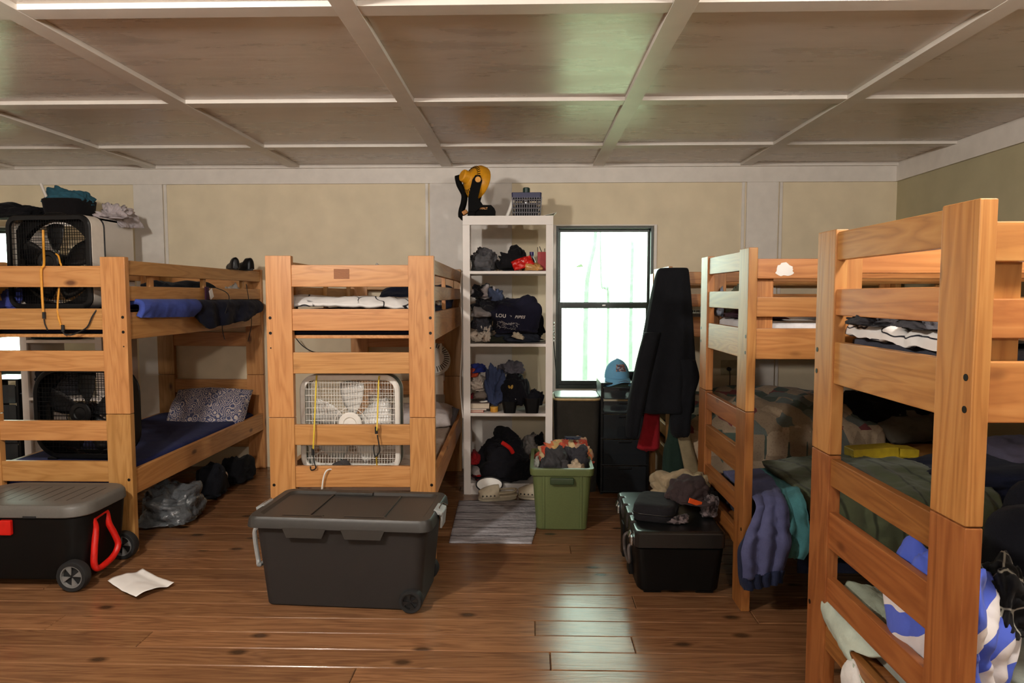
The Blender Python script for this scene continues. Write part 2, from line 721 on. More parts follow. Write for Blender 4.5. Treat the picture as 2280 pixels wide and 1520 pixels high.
def window(n, W, split):
    x0, x1, z0, z1 = W
    b = newbm()
    frame_ring(b, x0, x1, z0, z1, (.022, .022, .03, .02), YB + .004, YB + .11)
    root = struct('window_%d' % n, b, M['darkglass'])
    zs = z0 + (z1 - z0) * split
    part('upper_sash', M['darkglass'], root, lambda q: frame_ring(q, x0 + .022, x1 - .022, zs - .01, z1 - .02, (.018, .018, .04, .022), YB + .07, YB + .095))
    part('lower_sash', M['darkglass'], root, lambda q: frame_ring(q, x0 + .022, x1 - .022, z0 + .03, zs + .025, (.03, .03, .035, .048), YB + .035, YB + .062))
    part('pane', glass.m, root, lambda q: box(q, x0 + .036, x1 - .036, YB + .08, YB + .083, zs + .02, z1 - .035))
    part('pane', glass.m, root, lambda q: box(q, x0 + .048, x1 - .048, YB + .047, YB + .05, z0 + .06, zs - .02))
    part('sash_lock', M['steel'], root, lambda q: box(q, (x0 + x1) / 2 - .015, (x0 + x1) / 2 + .015, YB + .025, YB + .035, zs - .005, zs + .008, .002))
    # white jamb strips round the opening
    part('jamb', paint, root, lambda q: frame_ring(q, x0 - .025, x1 + .025, z0 - .03, z1 + .012, (.024, .024, .029, .011), YB - .014, YB + .003))
    return root


window(1, WIN, .515)
window(2, WIN2, .515)

# outside: a few thin trunks in the white daylight
bark = plain('pale_bark', '#5c665e', .9, .2, 8)
leafm = plain('pale_leaf', '#64705f', .9, .2, 8)


def tree(px0, px1, py0, py1, Y, r, label, seed):
    a, b = at(px0, py0, Y), at(px1, py1, Y)
    rt = thing('tree', label, 'tree', (b.x, Y, -.5), 0, 'trees outside the window')
    pts = [Vector((0, 0, 0)), Vector((.02, .05, b.z + .5)), Vector(((a.x - b.x) * .4, 0, (a.z + b.z) / 2 + .5)),
           Vector((a.x - b.x, 0, a.z + .5)), Vector(((a.x - b.x) * 1.2, .1, a.z + 2.2))]
    sp = smoothpath(pts, 6)
    part('trunk', bark, rt, lambda q: tube(q, sp, [r * (1 - .5 * i / len(sp)) for i in range(len(sp))], 8))
    rnd = random.Random(seed)

    def lv(q):
        for _ in range(160):
            c = sp[-1] + Vector((rnd.gauss(0, .9), rnd.gauss(0, .9), rnd.gauss(.6, .6)))
            m = Matrix.Rotation(rnd.random() * 6, 3, 'Z') @ Matrix.Rotation(rnd.random() * 3, 3, 'X')
            vs = [q.verts.new(c + m @ Vector(p)) for p in ((-.1, 0, 0), (0, .045, .02), (.1, 0, 0), (0, -.045, .02))]
            q.faces.new(vs)
    part('foliage', leafm, rt, lv)


tree(1326, 1303, 520, 668, 11, .045, 'slim curved tree trunk outside the upper window pane', 1)
tree(1338, 1352, 610, 672, 9, .02, 'thin leaning sapling outside, low in the upper window pane', 2)
tree(1408, 1402, 560, 840, 14, .05, 'faint straight tree trunk outside near the right window edge', 3)
bm = newbm()
box(bm, -14, 14, YB + .3, 30, -.75, -.5)
o = finish('ground', bm, plain('pale_ground', '#8a8a70', .9, .2, 2))
o['kind'] = 'structure'

# ================================================================== BUNK BEDS
S1 = dict(top=1.706, seam=.812, rungs=[(1.656, 1.536), (1.415, 1.295), (1.175, 1.057), (.771, .656), (.536, .417), (.30, .185)],
          rails=[(1.688, 1.605), (1.542, 1.458)], bed=(1.393, 1.238), low=(.482, .338), bolts=(1.366, 1.282, 1.2))
S2 = dict(top=1.708, seam=.9513, rungs=[(1.699, 1.606), (1.511, 1.423), (1.335, 1.194), (.940, .847), (.757, .632), (.53, .445), (.36, .275)],
          rails=[(1.657, 1.566), (1.482, 1.391)], bed=(1.338, 1.196), low=(.44, .31), bolts=(1.30, 1.225))
S3 = dict(S2, top=1.665, rails=[(1.655, 1.57), (1.50, 1.41)])
L = 1.985
PW, PT = .142, .042


def bunk(label, loc, rz, W, S, up, lo, group='wooden bunk beds', board=False):
    rt = thing('bunk_bed', label, 'bed', loc, rz, group)
    se = S['seam']
    for y in (0, L - PT):
        for x in (0, W - PW):
            part('post', up['z'], rt, lambda q: box(q, x, x + PW, y, y + PT, se + .0012, S['top'], .004))
            part('post', lo['z'], rt, lambda q: box(q, x, x + PW, y, y + PT, 0, se - .0012, .004))
        for (z1, z0) in S['rungs']:
            m = up if z0 > se else lo
            part('rung', m['x'], rt, lambda q: box(q, PW - .004, W - PW + .004, y + .007, y + PT - .007, z0, z1, .004))
        for zb in S['bolts']:
            for x in (.022, W - .022):
                yy = y - .001 if y == 0 else y + PT + .001
                part('bolt', M['bolt'], rt, lambda q: cyl(q, (x, yy, zb), (x, y + PT / 2, zb), .0085 if zb != 1.2 else .004, 14))
        for zb in ((S['low'][0] - .05,) if y == 0 else ()):
            for x in (.022, W - .022):
                part('bolt', M['bolt'], rt, lambda q: cyl(q, (x, y - .001, zb), (x, y + PT / 2, zb), .0085, 14))
    for x in (.006, W - .038):
        for (z1, z0) in S['rails']:
            part('guard_rail', up['y'], rt, lambda q: box(q, x, x + .032, PT, L - PT, z0, z1, .004))
        part('bed_rail', up['y'], rt, lambda q: box(q, x, x + .032, PT, L - PT, S['bed'][1], S['bed'][0], .004))
        part('bed_rail', lo['y'], rt, lambda q: box(q, x, x + .032, PT, L - PT, S['low'][1], S['low'][0], .004))
        xi = x + .032 if x < .1 else x - .026
        if board:
            for y0 in (PT + .001, L - PT - .086):
                part('guard_post', up['z'], rt, lambda q: box(q, xi, xi + .026, y0, y0 + .085, S['bed'][1] + .02, S['rails'][0][0] - .02, .003))
        else:
            for y0 in (.32, 1.0, 1.66):
                part('guard_post', up['z'], rt, lambda q: box(q, xi, xi + .026, y0, y0 + .042, S['bed'][1] + .02, S['rails'][0][0] - .015, .003))
    for (zt, m) in ((S['bed'][1] + .03, up), (S['low'][1] + .03, lo)):
        part('base_board', m['y'], rt, lambda q: box(q, .04, W - .04, PT + .002, L - PT - .002, zt - .018, zt, .002))
    return rt


def on_bed(bed, x, y, z=0):
    c, s = math.cos(bed.rotation_euler.z), math.sin(bed.rotation_euler.z)
    return Vector((bed.location.x + x * c - y * s, bed.location.y + x * s + y * c, z))


def mattress(label, bed, W, z0, z1, mat, group=None):
    bm = newbm()
    nx, ny, nzz = 14, 28, 4
    w, l = W - .11, L - .16
    loft(bm, zrings([(0, rrect(w - .03, l - .03, .06)), (.012, rrect(w, l, .07)), ((z1 - z0) * .5, rrect(w + .004, l + .004, .07)),
                     (z1 - z0 - .015, rrect(w, l, .07)), (z1 - z0, rrect(w - .04, l - .04, .06))]))
    o = finish('mattress', bm, mat, None, on_bed(bed, W / 2, L / 2, z0), bed.rotation_euler.z, angle=60)
    return tag(o, label, 'mattress', group or 'bunk mattresses')


WB = .91
A = bunk('pine bunk bed at far left, behind the black cooler', (-2.277 - WB, 3.79, 0), 0, WB, S1, W1, W1)
B = bunk('pine bunk bed with white box fan, behind the large grey tote', (-1.447, 3.705, 0), R(1.4), .925, S1, W1, W1)
WD = .86
C = bunk('pine bunk bed against back wall, mostly hidden behind hanging black coat', (1.0, 5.70, 0), R(-90), .87, S3, W2, W2, board=True)
D = bunk('bunk bed right of black footlocker with torn white sticker on its rail', (1.0, 4.005, 0), R(-90), WD, S2, W2, W3, board=True)
E_ = bunk('nearest reddish bunk bed at right edge with seven end rungs', (1.012, 2.432, 0), R(-90), WD, S2, W2, W3, board=True)

navy = cloth('#1c2350')
dnavy = cloth('#14172b')
whitec = cloth('#cfccc8')
mattress('navy covered lower mattress of the far left bunk', A, WB, .368, .495, navy)
mattress('dark upper mattress of the far left bunk', A, WB, 1.268, 1.40, dnavy)


def floral(t, v):
    a = t.n('ShaderNodeTexVoronoi', {'Vector': v, 'Scale': 16})
    k = t.ramp(a.outputs['Distance'], [(.12, (1, 1, 1)), (.3, (0, 0, 0))])
    return t.mix(t.math('MULTIPLY', k, .6), lin('#b3a394'), lin('#8c6a63'))


floralm = cloth_pattern('floral_sheet', floral)
mattress('lower mattress with pale floral sheet behind white box fan', B, .925, .368, .458, floralm)
mattress('navy covered upper mattress above the white box fan', B, .925, 1.268, 1.405, cloth('#1a2038'))
mattress('upper mattress of the bunk behind the hanging coat', C, .87, 1.226, 1.36, cloth('#6d6a70'))
mattress('lower mattress under patchwork quilt by the back wall', C, .87, .34, .46, cloth('#3a3a40'))
mattress('white sheeted upper mattress of the middle right bunk', D, WD, 1.226, 1.365, cloth('#d6d4d6'))
mattress('dark lower mattress under the olive sleeping bag', D, WD, .34, .46, cloth('#191d2a'))
mattress('upper mattress of the nearest right bunk', E_, WD, 1.226, 1.355, cloth('#3a3b44'))
mattress('lower mattress with pale sheet in nearest right bunk', E_, WD, .34, .47, cloth('#9da39a'))

# marks on the beds
stampm = NT('brown_stamp')
wv = stampm.n('ShaderNodeTexWave', {'Vector': stampm.coord((1, 1, 1)), 'Scale': 90, 'Distortion': 6, 'Detail': 3}, bands_direction='Z')
stampm.set(stampm.b.inputs['Base Color'], stampm.ramp(wv.outputs[0], [(.25, lin('#6b3a1c')), (.6, lin('#9a6232'))]))
stampm.b.inputs['Roughness'].default_value = .6
part('stamp', stampm.m, B, lambda q: box(q, .375, .46, .0058, .0072, 1.58, 1.634), 'brown printed stamp on the top rung')


def torn(q):
    rnd = random.Random(4)
    vs = []
    for k in range(26):
        a = 2 * PI * k / 26
        r = .8 + .35 * rnd.random()
        vs.append(Vector((.043 * r * math.cos(a) - .0, .030 * r * math.sin(a))))
    lo = [q.verts.new((WD - .0055, .165 + p.x, 1.607 + p.y)) for p in vs]
    hi = [q.verts.new((WD - .0045, .165 + p.x, 1.607 + p.y)) for p in vs]
    q.faces.new(hi)
    q.faces.new(list(reversed(lo)))
    for k in range(26):
        q.faces.new((lo[k], lo[(k + 1) % 26], hi[(k + 1) % 26], hi[k]))


part('sticker', M['paper'], D, torn, 'torn white sticker on the guard rail')
for bed in (D, E_, C):
    for xx in (.062,):
        part('bracket', M['bolt'] if bed is E_ else M['steel'], bed, lambda q: (box(q, .034, .040, PT + .03, PT + .055, 1.50, 1.575, .002)), 'metal bracket')

# ================================================================== FANS
greyh = plain('grey_fan_housing', '#6c7a74', .45, .08)
def box_fan(label, loc, rz, w, h, dp, body, face, grill, blade, corner=.09, tilt=0, cords=None, nx=32, nzb=14):
    rt = thing('box_fan', label, 'fan', loc, rz, 'box fans on the left bunks')
    rt.rotation_euler = (R(tilt), 0, rz)
    z0 = .012

    def ring(q, wo, ho, ro, wi, hi, ri, y0, y1):
        def P(w_, h_, r_, y):
            return [(x, y, z0 + h / 2 + z) for (x, z) in rrect(w_, h_, r_, 7)]
        loft(q, [P(wi, hi, ri, y0), P(wo - .012, ho - .012, ro, y0), P(wo, ho, ro, y0 + .006), P(wo, ho, ro, y1 - .006), P(wo - .012, ho - .012, ro, y1), P(wi, hi, ri, y1)], closed=True)
    part('housing', body, rt, lambda q: ring(q, w, h, corner, w - .012, h - .012, corner - .006, .012, dp - .012))
    for yy in (0, dp - .016):
        part('grille_frame', face, rt, lambda q: ring(q, w + .003, h + .003, corner, w - .055, h - .055, corner - .025, yy, yy + .016))

    def grille(q, y, slant):
        for i in range(nx):
            u = -1 + 2 * (i + .5) / nx
            x = u * (w - .055) / 2
            lim = h / 2 - .03
            over = abs(x) - (w / 2 - corner)
            if over > 0:
                lim -= corner - .025 - math.sqrt(max(0, (corner - .025) ** 2 - min(over, corner - .025) ** 2))
            tube(q, [(x - slant, y, z0 + h / 2 - lim), (x, y, z0 + h / 2), (x + slant * .0, y, z0 + h / 2 + lim)], .0013, 5)
        for j in range(nzb):
            v = -1 + 2 * (j + .5) / nzb
            z = v * (h - .055) / 2
            lim = w / 2 - .03
            over = abs(z) - (h / 2 - corner)
            if over > 0:
                lim -= corner - .025 - math.sqrt(max(0, (corner - .025) ** 2 - min(over, corner - .025) ** 2))
            tube(q, [(-lim, y - .002, z0 + h / 2 + z), (lim, y - .002, z0 + h / 2 + z)], .0019, 5)
        for r in (.16,):
            tube(q, [(r * math.cos(a) * w, y - .001, z0 + h / 2 + r * math.sin(a) * w) for a in [2 * PI * k / 40 for k in range(40)]], .0018, 5, closed=True)
    part('front_grille', grill, rt, lambda q: grille(q, .006, .01))
    part('rear_grille', grill, rt, lambda q: grille(q, dp - .006, -.006))
    m = Matrix.Translation((0, .002, z0 + h / 2)) @ Matrix.Rotation(R(90), 4, 'X')
    part('hub_cap', face, rt, lambda q: lathe(q, [(.034, -.004), (.034, .002), (.04, .008), (.062, .008), (.068, .002), (.068, -.004)], 32, m))
    part('hub_mesh', grill, rt, lambda q: lathe(q, [(.0, -.002), (.034, -.002), (.034, .003), (.0, .005)], 20, m))
    if body is not greyh:
        def shroud(q):
            n_ = 40
            outer, inner = [], []
            for k in range(n_):
                a = 2 * PI * k / n_
                c_, s_ = math.cos(a), math.sin(a)
                m_ = (w / 2 - .012) / max(abs(c_), abs(s_))
                m_ = min(m_, w * .60)
                outer.append((m_ * c_, m_ * s_ * h / w))
                inner.append((w * .445 * c_, w * .445 * s_))
            loft(q, [[(x, y_, z0 + h / 2 + z) for x, z in pl_] for pl_, y_ in ((outer, dp * .5), (inner, dp * .45), (inner, dp * .75), (outer, dp * .7))], closed=True)
        part('shroud', face, rt, shroud)
    part('motor', grill if body is not M['whiteplastic'] else M['white'], rt, lambda q: cyl(q, (0, .03, z0 + h / 2), (0, dp - .02, z0 + h / 2), .05, 24))
    for k in range(5):
        a0 = 2 * PI * k / 5 + PI / 2

        def bl(q):
            g = []
            for i in range(7):
                r = .045 + (w * .42 - .045) * i / 6
                wd = .05 + .12 * math.sin(min(1, i / 5) * PI / 2)
                row = []
                for j in range(6):
                    t = j / 5 - .5
                    an = a0 + t * wd / r * .9 if r > .08 else a0 + t * .9
                    row.append(q.verts.new((r * math.cos(an), dp * .5 + t * .05, z0 + h / 2 + r * math.sin(an))))
                g.append(row)
            for i in range(6):
                for j in range(5):
                    q.faces.new((g[i][j], g[i][j + 1], g[i + 1][j + 1], g[i + 1][j]))
        o = part('blade', blade, rt, bl)
        o.modifiers.new('thickness', 'SOLIDIFY').thickness = .003
    part('handle', grill, rt, lambda q: (tube(q, smoothpath([(-.07, dp / 2, z0 + h - .003), (-.05, dp / 2, z0 + h + .012), (.05, dp / 2, z0 + h + .012), (.07, dp / 2, z0 + h - .003)], 5), .008, 8)))
    for x in (-w * .33, w * .33):
        part('foot', grill, rt, lambda q: box(q, x - .03, x + .03, .005, dp - .005, 0, .016, .004))
    return rt


p = at(781, 1047, 3.84)
bladew = plain('white_fan_blade', '#c9c7c2', .4, .05)
box_fan('white box fan strapped inside the second bunk by yellow cords', (p.x, 3.84, .4585), R(0), .575, .565, .115, greyh, M['whiteplastic'], M['whiteplastic'], bladew)
p = at(172, 930, 3.98)
blackp = M['black']
box_fan('black box fan standing on lower far left bunk', (p.x + .02, 3.98, .495), R(-3), .60, .55, .13, blackp, blackp, blackp, plain('black_blade', '#1b1b1d', .4), corner=.16, nx=26, nzb=18)
p = at(108, 600, 3.93)
box_fan('black faced box fan with cream sides on top far left bunk', (p.x, 3.93, 1.40), R(-6), .545, .545, .13, plain('cream_fan_housing', '#c9c0b4', .45, .05), blackp, blackp,
        plain('black_blade_gloss', '#101012', .3), corner=.07, nx=30, nzb=16)

# cords that hold the fans
def bungee(label, pts, hook, r=.0042, mat=None, group=None, low=None):
    rt = thing('bungee_cord', label, 'cord', pts[-1], 0, group or 'elastic cords holding the fans')
    o0 = Vector(pts[-1])
    part('cord', mat or M['yellow'], rt, lambda q: tube(q, [Vector(p) - o0 for p in smoothpath(pts, 6)], r, 8))
    hp = [Vector(p) - o0 for p in hook]
    part('hook', M['blackmatte'], rt, lambda q: (tube(q, smoothpath(hp, 6), .0035, 8), cyl(q, Vector((0, 0, .03)), Vector((0, 0, -.008)), .0085, 12)), 'black hook')
    if low:
        part('cord', mat or M['yellow'], rt, lambda q: tube(q, [Vector(p) - o0 for p in low], r, 8))
    return rt


yf = 3.70
c0 = at(702, 838, 3.83)
e0 = at(697, 1010, 3.705)
bungee('yellow bungee cord left of the white box fan hub', [at(703, 838, 3.96), at(705, 836, 3.84), at(704, 850, 3.82), at(700, 945, 3.70), at(697, 1010, 3.702)],
       [at(698, 1013, 3.702), at(700, 1030, 3.70), at(703, 1042, 3.70), at(693, 1046, 3.715), at(691, 1038, 3.715)])
bungee('yellow bungee cord with black clip right of white fan hub', [at(848, 838, 3.96), at(845, 838, 3.84), at(843, 850, 3.82), at(840, 940, 3.70), at(838, 962, 3.695)],
       [at(840, 968, 3.695), at(843, 985, 3.695), at(845, 1004, 3.695), at(836, 1016, 3.697), at(832, 1000, 3.697), at(833, 990, 3.697)],
       low=[at(838, 1016, 3.70), at(839, 1035, 3.75), at(838, 1050, 3.80)])
bungee('orange yellow strap hanging over the far left bunk rungs', [at(96, 512, 3.92), at(97, 545, 3.90), at(98, 588, 3.79), at(92, 600, 3.782), at(93, 640, 3.782), at(96, 690, 3.78), at(98, 706, 3.782)],
       [at(98, 710, 3.782), at(100, 722, 3.782), at(106, 735, 3.782)], r=.0065, mat=M['orangecord'])
bungee('short orange strap on the black faced fan, right of the long strap', [at(125, 565, 3.90), at(130, 570, 3.89), at(134, 585, 3.87), at(136, 600, 3.86), at(128, 690, 3.80), at(140, 735, 3.785)],
       [at(140, 738, 3.785), at(144, 744, 3.785), at(150, 747, 3.79)], r=.005, mat=M['orangecord'])


def cable(label, pts, r, mat, cat='cable', name='cable'):
    o0 = Vector(pts[-1])
    b = newbm()
    tube(b, [Vector(p) - o0 for p in smoothpath(pts, 8)], r, 8)
    return tag(finish(name, b, mat, None, o0), label, cat)


cable('black cable looped below the top left fan', [at(215, 690, 3.80), at(205, 705, 3.782), at(196, 725, 3.782), at(184, 735, 3.783), at(160, 745, 3.786), at(148, 744, 3.79)], .004, M['blackmatte'])
cable('white power cord over the lower rung in front of white fan', [at(770, 1042, 3.80), at(745, 1044, 3.74), at(728, 1047, 3.702), at(720, 1065, 3.698), at(716, 1098, 3.698)], .0045, M['whiteplastic'])
cable('white cable hanging down the left side of the white bookshelf', [at(1029, 606, 5.1), at(1026, 640, 5.1), at(1028, 700, 5.1), at(1029, 760, 5.1), at(1025, 850, 5.1), at(1028, 900, 5.1), at(1031, 930, 5.1)], .005, M['whiteplastic'])
cable('black cable dangling behind second bunk above the white fan', [at(655, 748, 5.6), at(672, 768, 5.62), at(690, 780, 5.64), at(705, 785, 5.66)], .004, M['blackmatte'])
cable('thin black cable hanging below the far left upper rail', [at(480, 640, 4.9), at(510, 660, 4.92), at(495, 720, 4.92), at(500, 755, 4.95)], .003, M['blackmatte'])
cable('thin black cable at right end of far left upper rail', [at(548, 632, 5.4), at(556, 680, 5.4), at(560, 720, 5.42), at(552, 760, 5.45)], .003, M['blackmatte'])

# ================================================================== LEFT BUNK CONTENTS
def paisley(t, v):
    a = t.n('ShaderNodeTexVoronoi', {'Vector': v, 'Scale': 20})
    s = t.math('SINE', t.math('MULTIPLY', a.outputs['Distance'], 26))
    k = t.ramp(t.math('ADD', t.math('MULTIPLY', s, .5), .5), [(.35, lin('#4d5270')), (.6, lin('#8b89a0')), (.9, lin('#c9bbb0'))])
    return k


p = at(465, 930, 5.42)
pl = pillow('pillow', 'paisley blue grey pillow at back of lower far left bunk', (p.x, 5.47, .47), .68, .50, .19, cloth_pattern('paisley_cloth', paisley), (48, 0, 0), 3)
part('pillow_corner', whitec, pl, lambda q: [q.verts.new(v) for v in ()] or join(q, pillow_bm(.12, .14, .10, 9), Matrix.Translation((.24, -.12, .01))), 'bare white end of the pillow')
sheet('blanket', 'bright blue bedding bulging over the far left upper rail', 'blanket',
      [[on_bed(A, WB - .12, .10, 1.42), on_bed(A, WB - .12, .82, 1.43)], [on_bed(A, WB - .03, .10, 1.452), on_bed(A, WB - .03, .82, 1.45)],
       [on_bed(A, WB + .02, .10, 1.445), on_bed(A, WB + .02, .80, 1.44)], [on_bed(A, WB + .03, .10, 1.41), on_bed(A, WB + .035, .78, 1.40)], [on_bed(A, WB + .015, .10, 1.365), on_bed(A, WB + .02, .70, 1.35)]],
      cloth('#3f4f9a'), .03, amp=.008, d=(1, 0, 0))
sheet('blanket', 'black navy clothing hanging over far left upper rail', 'clothing',
      [[on_bed(A, WB - .14, .80, 1.42), on_bed(A, WB - .14, 1.85, 1.42)], [on_bed(A, WB - .03, .78, 1.445), on_bed(A, WB - .03, 1.88, 1.44)], [on_bed(A, WB + .02, .76, 1.43), on_bed(A, WB + .02, 1.88, 1.42)],
       [on_bed(A, WB + .03, .78, 1.34), on_bed(A, WB + .03, 1.84, 1.36)], [on_bed(A, WB + .03, .90, 1.26), on_bed(A, WB + .03, 1.6, 1.30)]],
      cloth('#171a2c'), .03, amp=.014, fold=3, famp=.012, d=(1, 0, 0))
tag(finish('clothing', blob(.50, 1.25, .20, 21, .2, 9, .75, 5), cloth('#17181d'), None, (-2.60, 4.92, 1.4005), angle=180), 'dark clothes heaped on the far left upper mattress', 'clothing')
heap('clothing', 'blue and white clothes beside the top left fan', 'clothing', (-30, 640, 60, 686), 4.05, .22, cloth('#3d468a'), z0=1.40)
heap('cloth', 'small white cloth poking through far left upper rails', 'clothing', (506, 628, 536, 650), 5.42, .15, whitec, z0=1.42)
# lanyard with tags
tg = thing('lanyard', 'purple cloth lanyard with white tags on upper left rail', 'lanyard', on_bed(A, WB + .006, .97, 1.50))
part('ribbon', cloth('#3a1d33'), tg, lambda q: (obox(q, Vector((.004, -.02, .0)), (.01, .05, .10), None, .003), obox(q, Vector((.004, .0, -.07)), (.01, .03, .07), None, .003)))
part('tag', M['paper'], tg, lambda q: obox(q, Vector((.012, .03, .0)), (.002, .05, .065), Matrix.Rotation(R(25), 3, 'X')))
part('tag', M['paper'], tg, lambda q: obox(q, Vector((.012, .015, -.11)), (.002, .03, .055), Matrix.Rotation(R(-18), 3, 'X')))


def shoe(label, loc, rz, mat, sole, s=1.0, group=None):
    rt = thing('shoe', label, 'shoe', loc, rz, group)
    rings = []
    for i in range(15):
        t = i / 14
        w = .036 + .012 * math.sin(t * PI) + .01 * (t > .5) * math.sin((t - .5) * 2 * PI)
        hgt = .085 - .045 * max(0, (t - .3) / .7) ** .8 + (.02 if t < .3 else 0) * 1
        if i in (0, 14):
            w *= .6
            hgt *= .75
        y = (t - .5) * .27
        rings.append([Vector((w * math.cos(a), y, .012 + hgt * (max(0, math.sin(a)) ** .7 if math.sin(a) > 0 else 0))) * s for a in [2 * PI * k / 20 for k in range(20)]])
    part('upper', mat, rt, lambda q: loft(q, rings), angle=70)
    def sl(q):
        out = []
        for k in range(28):
            a = 2 * PI * k / 28
            out.append(((.046 + .006 * math.sin(a)) * math.cos(a) * s, .14 * math.sin(a) * s))
        loft(q, zrings([(0, out), (.016 * s, out)]))
    part('sole', sole, rt, sl)
    return rt


p = at(540, 606, 5.35)
shoe('left black shoe of pair on far left bunk top rail', (on_bed(A, WB - .03, 1.52).x, 5.27, 1.688), R(35), blackp, M['blackmatte'], .8, 'pair of black shoes')
shoe('right black shoe of pair on far left bunk top rail', (on_bed(A, WB - .03, 1.52).x, 5.45, 1.688), R(60), blackp, M['blackmatte'], .85, 'pair of black shoes')

# under the far left bunk
clear = NT('clear_plastic_bag')
clear.b.inputs['Base Color'].default_value = (.12, .13, .14, 1)
clear.b.inputs['Roughness'].default_value = .15
clear.b.inputs['Transmission Weight'].default_value = .35
nn = clear.n('ShaderNodeTexNoise', {'Vector': clear.coord(), 'Scale': 25, 'Detail': 4})
clear.bump(nn.outputs[0], .8, .02)
heap('plastic_bag', 'crinkled clear plastic bag on floor under far left bunk', 'bag', (305, 1062, 445, 1150), 4.35, .45, clear.m, z0=0.002, freq=9, amp=.2, sub=5)
heap('bag', 'dark bag under far left bunk behind the plastic bag', 'bag', (438, 1025, 505, 1085), 4.9, .3, cloth('#111218'), z0=0.002)
heap('paper_bag', 'small white bag under the far left bunk', 'bag', (472, 1040, 505, 1070), 5.0, .14, M['paper'], z0=0.002)
heap('bag', 'black bag by the back post under far left bunk', 'bag', (500, 1010, 560, 1075), 5.3, .3, cloth('#0d0d10'), z0=0.002)

# ================================================================== BOOKSHELVES
SY0, SY1 = 5.0, 5.46


def bookshelf(label, x0, x1, shelves, ztop):
    rt = thing('bookshelf', label, 'shelf', ((x0 + x1) / 2, SY0, 0))
    w = x1 - x0
    t = .052
    for s in (-1, 1):
        part('side_panel', M['shelfwhite'], rt, lambda q: box(q, s * w / 2 if s < 0 else w / 2 - .022, -w / 2 + .022 if s < 0 else w / 2, .018, SY1 - SY0, 0, ztop - .004, .001))
        part('face_frame', M['shelfwhite'], rt, lambda q: box(q, -w / 2 if s < 0 else w / 2 - t, -w / 2 + t if s < 0 else w / 2, 0, .018, 0, ztop - .066, .0015))
    part('top_rail', M['shelfwhite'], rt, lambda q: box(q, -w / 2, w / 2, 0, .018, ztop - .066, ztop, .0015))
    part('top_board', M['shelfwhite'], rt, lambda q: box(q, -w / 2, w / 2, .018, SY1 - SY0, ztop - .02, ztop, .001))
    for z in shelves:
        part('shelf', M['shelfwhite'], rt, lambda q: box(q, -w / 2 + .022, w / 2 - .022, .001, SY1 - SY0, z - .022, z, .0015))
    part('kick_board', M['shelfwhite'], rt, lambda q: box(q, -w / 2 + .022, w / 2 - .022, .004, .02, 0, shelves[-1] - .023, .001))
    return rt


bx0, bx1 = at(1031, 700, SY0).x, at(1231, 700, SY0).x
ZS = [at(1100, y, SY0).z for y in (603, 765, 920, 1076)]
ZT = at(1100, 480, SY0).z
bookshelf('tall white open bookshelf left of window, stuffed with clothes', bx0, bx1, ZS, ZT)
b2x0, b2x1 = at(43, 760, SY0).x, at(226, 760, SY0).x
bookshelf('white bookshelf seen behind the far left bunk', b2x0, b2x1, [1.60, at(100, 757, SY0).z, .72, .11], ZT)

# things on top of the left bookshelf
TB = ZT
p = at(155, 482, 5.2)


def lattice_basket(name, label, cat, loc, w, d, h, rim, side, nxb=9, nzb=4, taper=.93, slab=False):
    rt = thing(name, label, cat, loc)
    part('base', side, rt, lambda q: box(q, -w / 2 * taper, w / 2 * taper, -d / 2 * taper, d / 2 * taper, 0, .006, .001))
    part('rim', rim, rt, lambda q: loft(q, [[(x, y, z) for x, y in rrect(ww, dd, .015, 4)] for (ww, dd, z) in
         ((w - .008, d - .008, h - .04), (w + .004, d + .004, h - .04), (w + .008, d + .008, h - .003), (w + .004, d + .004, h), (w - .008, d - .008, h))], closed=True))
    def sides(q):
        for s in (-1, 1):
            for i in range(nxb + 1):
                u = i / nxb - .5
                tube(q, [(u * w * taper, s * d / 2 * taper, .004), (u * w + .004, s * d / 2, h - .035)], .0035, 5)
            for i in range(nxb + 1):
                u = i / nxb - .5
                tube(q, [(s * w / 2 * taper, u * d * taper, .004), (s * w / 2, u * d, h - .035)], .0035, 5)
            for j in range(nzb):
                f = (j + .4) / nzb
                z = f * (h - .035)
                k = taper + (1 - taper) * f
                tube(q, [(-w / 2 * k, s * d / 2 * k, z), (w / 2 * k, s * d / 2 * k, z)], .005, 5)
                tube(q, [(s * w / 2 * k, -d / 2 * k, z), (s * w / 2 * k, d / 2 * k, z)], .005, 5)
    part('lattice_side', side, rt, sides)
    return rt


bk = thing('bin', 'black bin of teal towels on top of left bookshelf', 'bin', (at(156, 480, 5.2).x, 5.2, TB))
part('bin_body', cloth('#141214'), bk, lambda q: loft(q, zrings([(0, rrect(.27, .26, .09)), (.08, rrect(.32, .29, .11)), (.145, rrect(.335, .30, .11)), (.15, rrect(.315, .28, .10)), (.10, rrect(.30, .27, .10))])))
heap('towel', 'teal towels bundled in the black bin at upper left', 'towel', (103, 414, 205, 446), 5.2, .25, cloth('#2f5868'), z0=TB + .10, amp=.2, sub=5, bx=.9)
b = newbm()
tube(b, [(0, 0, 0), (-.05, 0, .13)], .011, 10)
tag(finish('stick', b, M['white'], None, (at(107, 445, 5.1).x, 5.1, TB + .13)), 'short pale stick leaning out of black bin', 'stick')
heap('clothing', 'black cloth draped on left bookshelf beside the black bin', 'clothing', (-70, 448, 108, 486), 5.15, .3, cloth('#131215'), z0=TB + .001, amp=.25, sub=5)
heap('clothing', 'crumpled white shirt on right end of left bookshelf top', 'clothing', (208, 450, 300, 484), 5.25, .3, cloth('#b9aeb0'), z0=TB + .001, amp=.4, freq=13, sub=5)
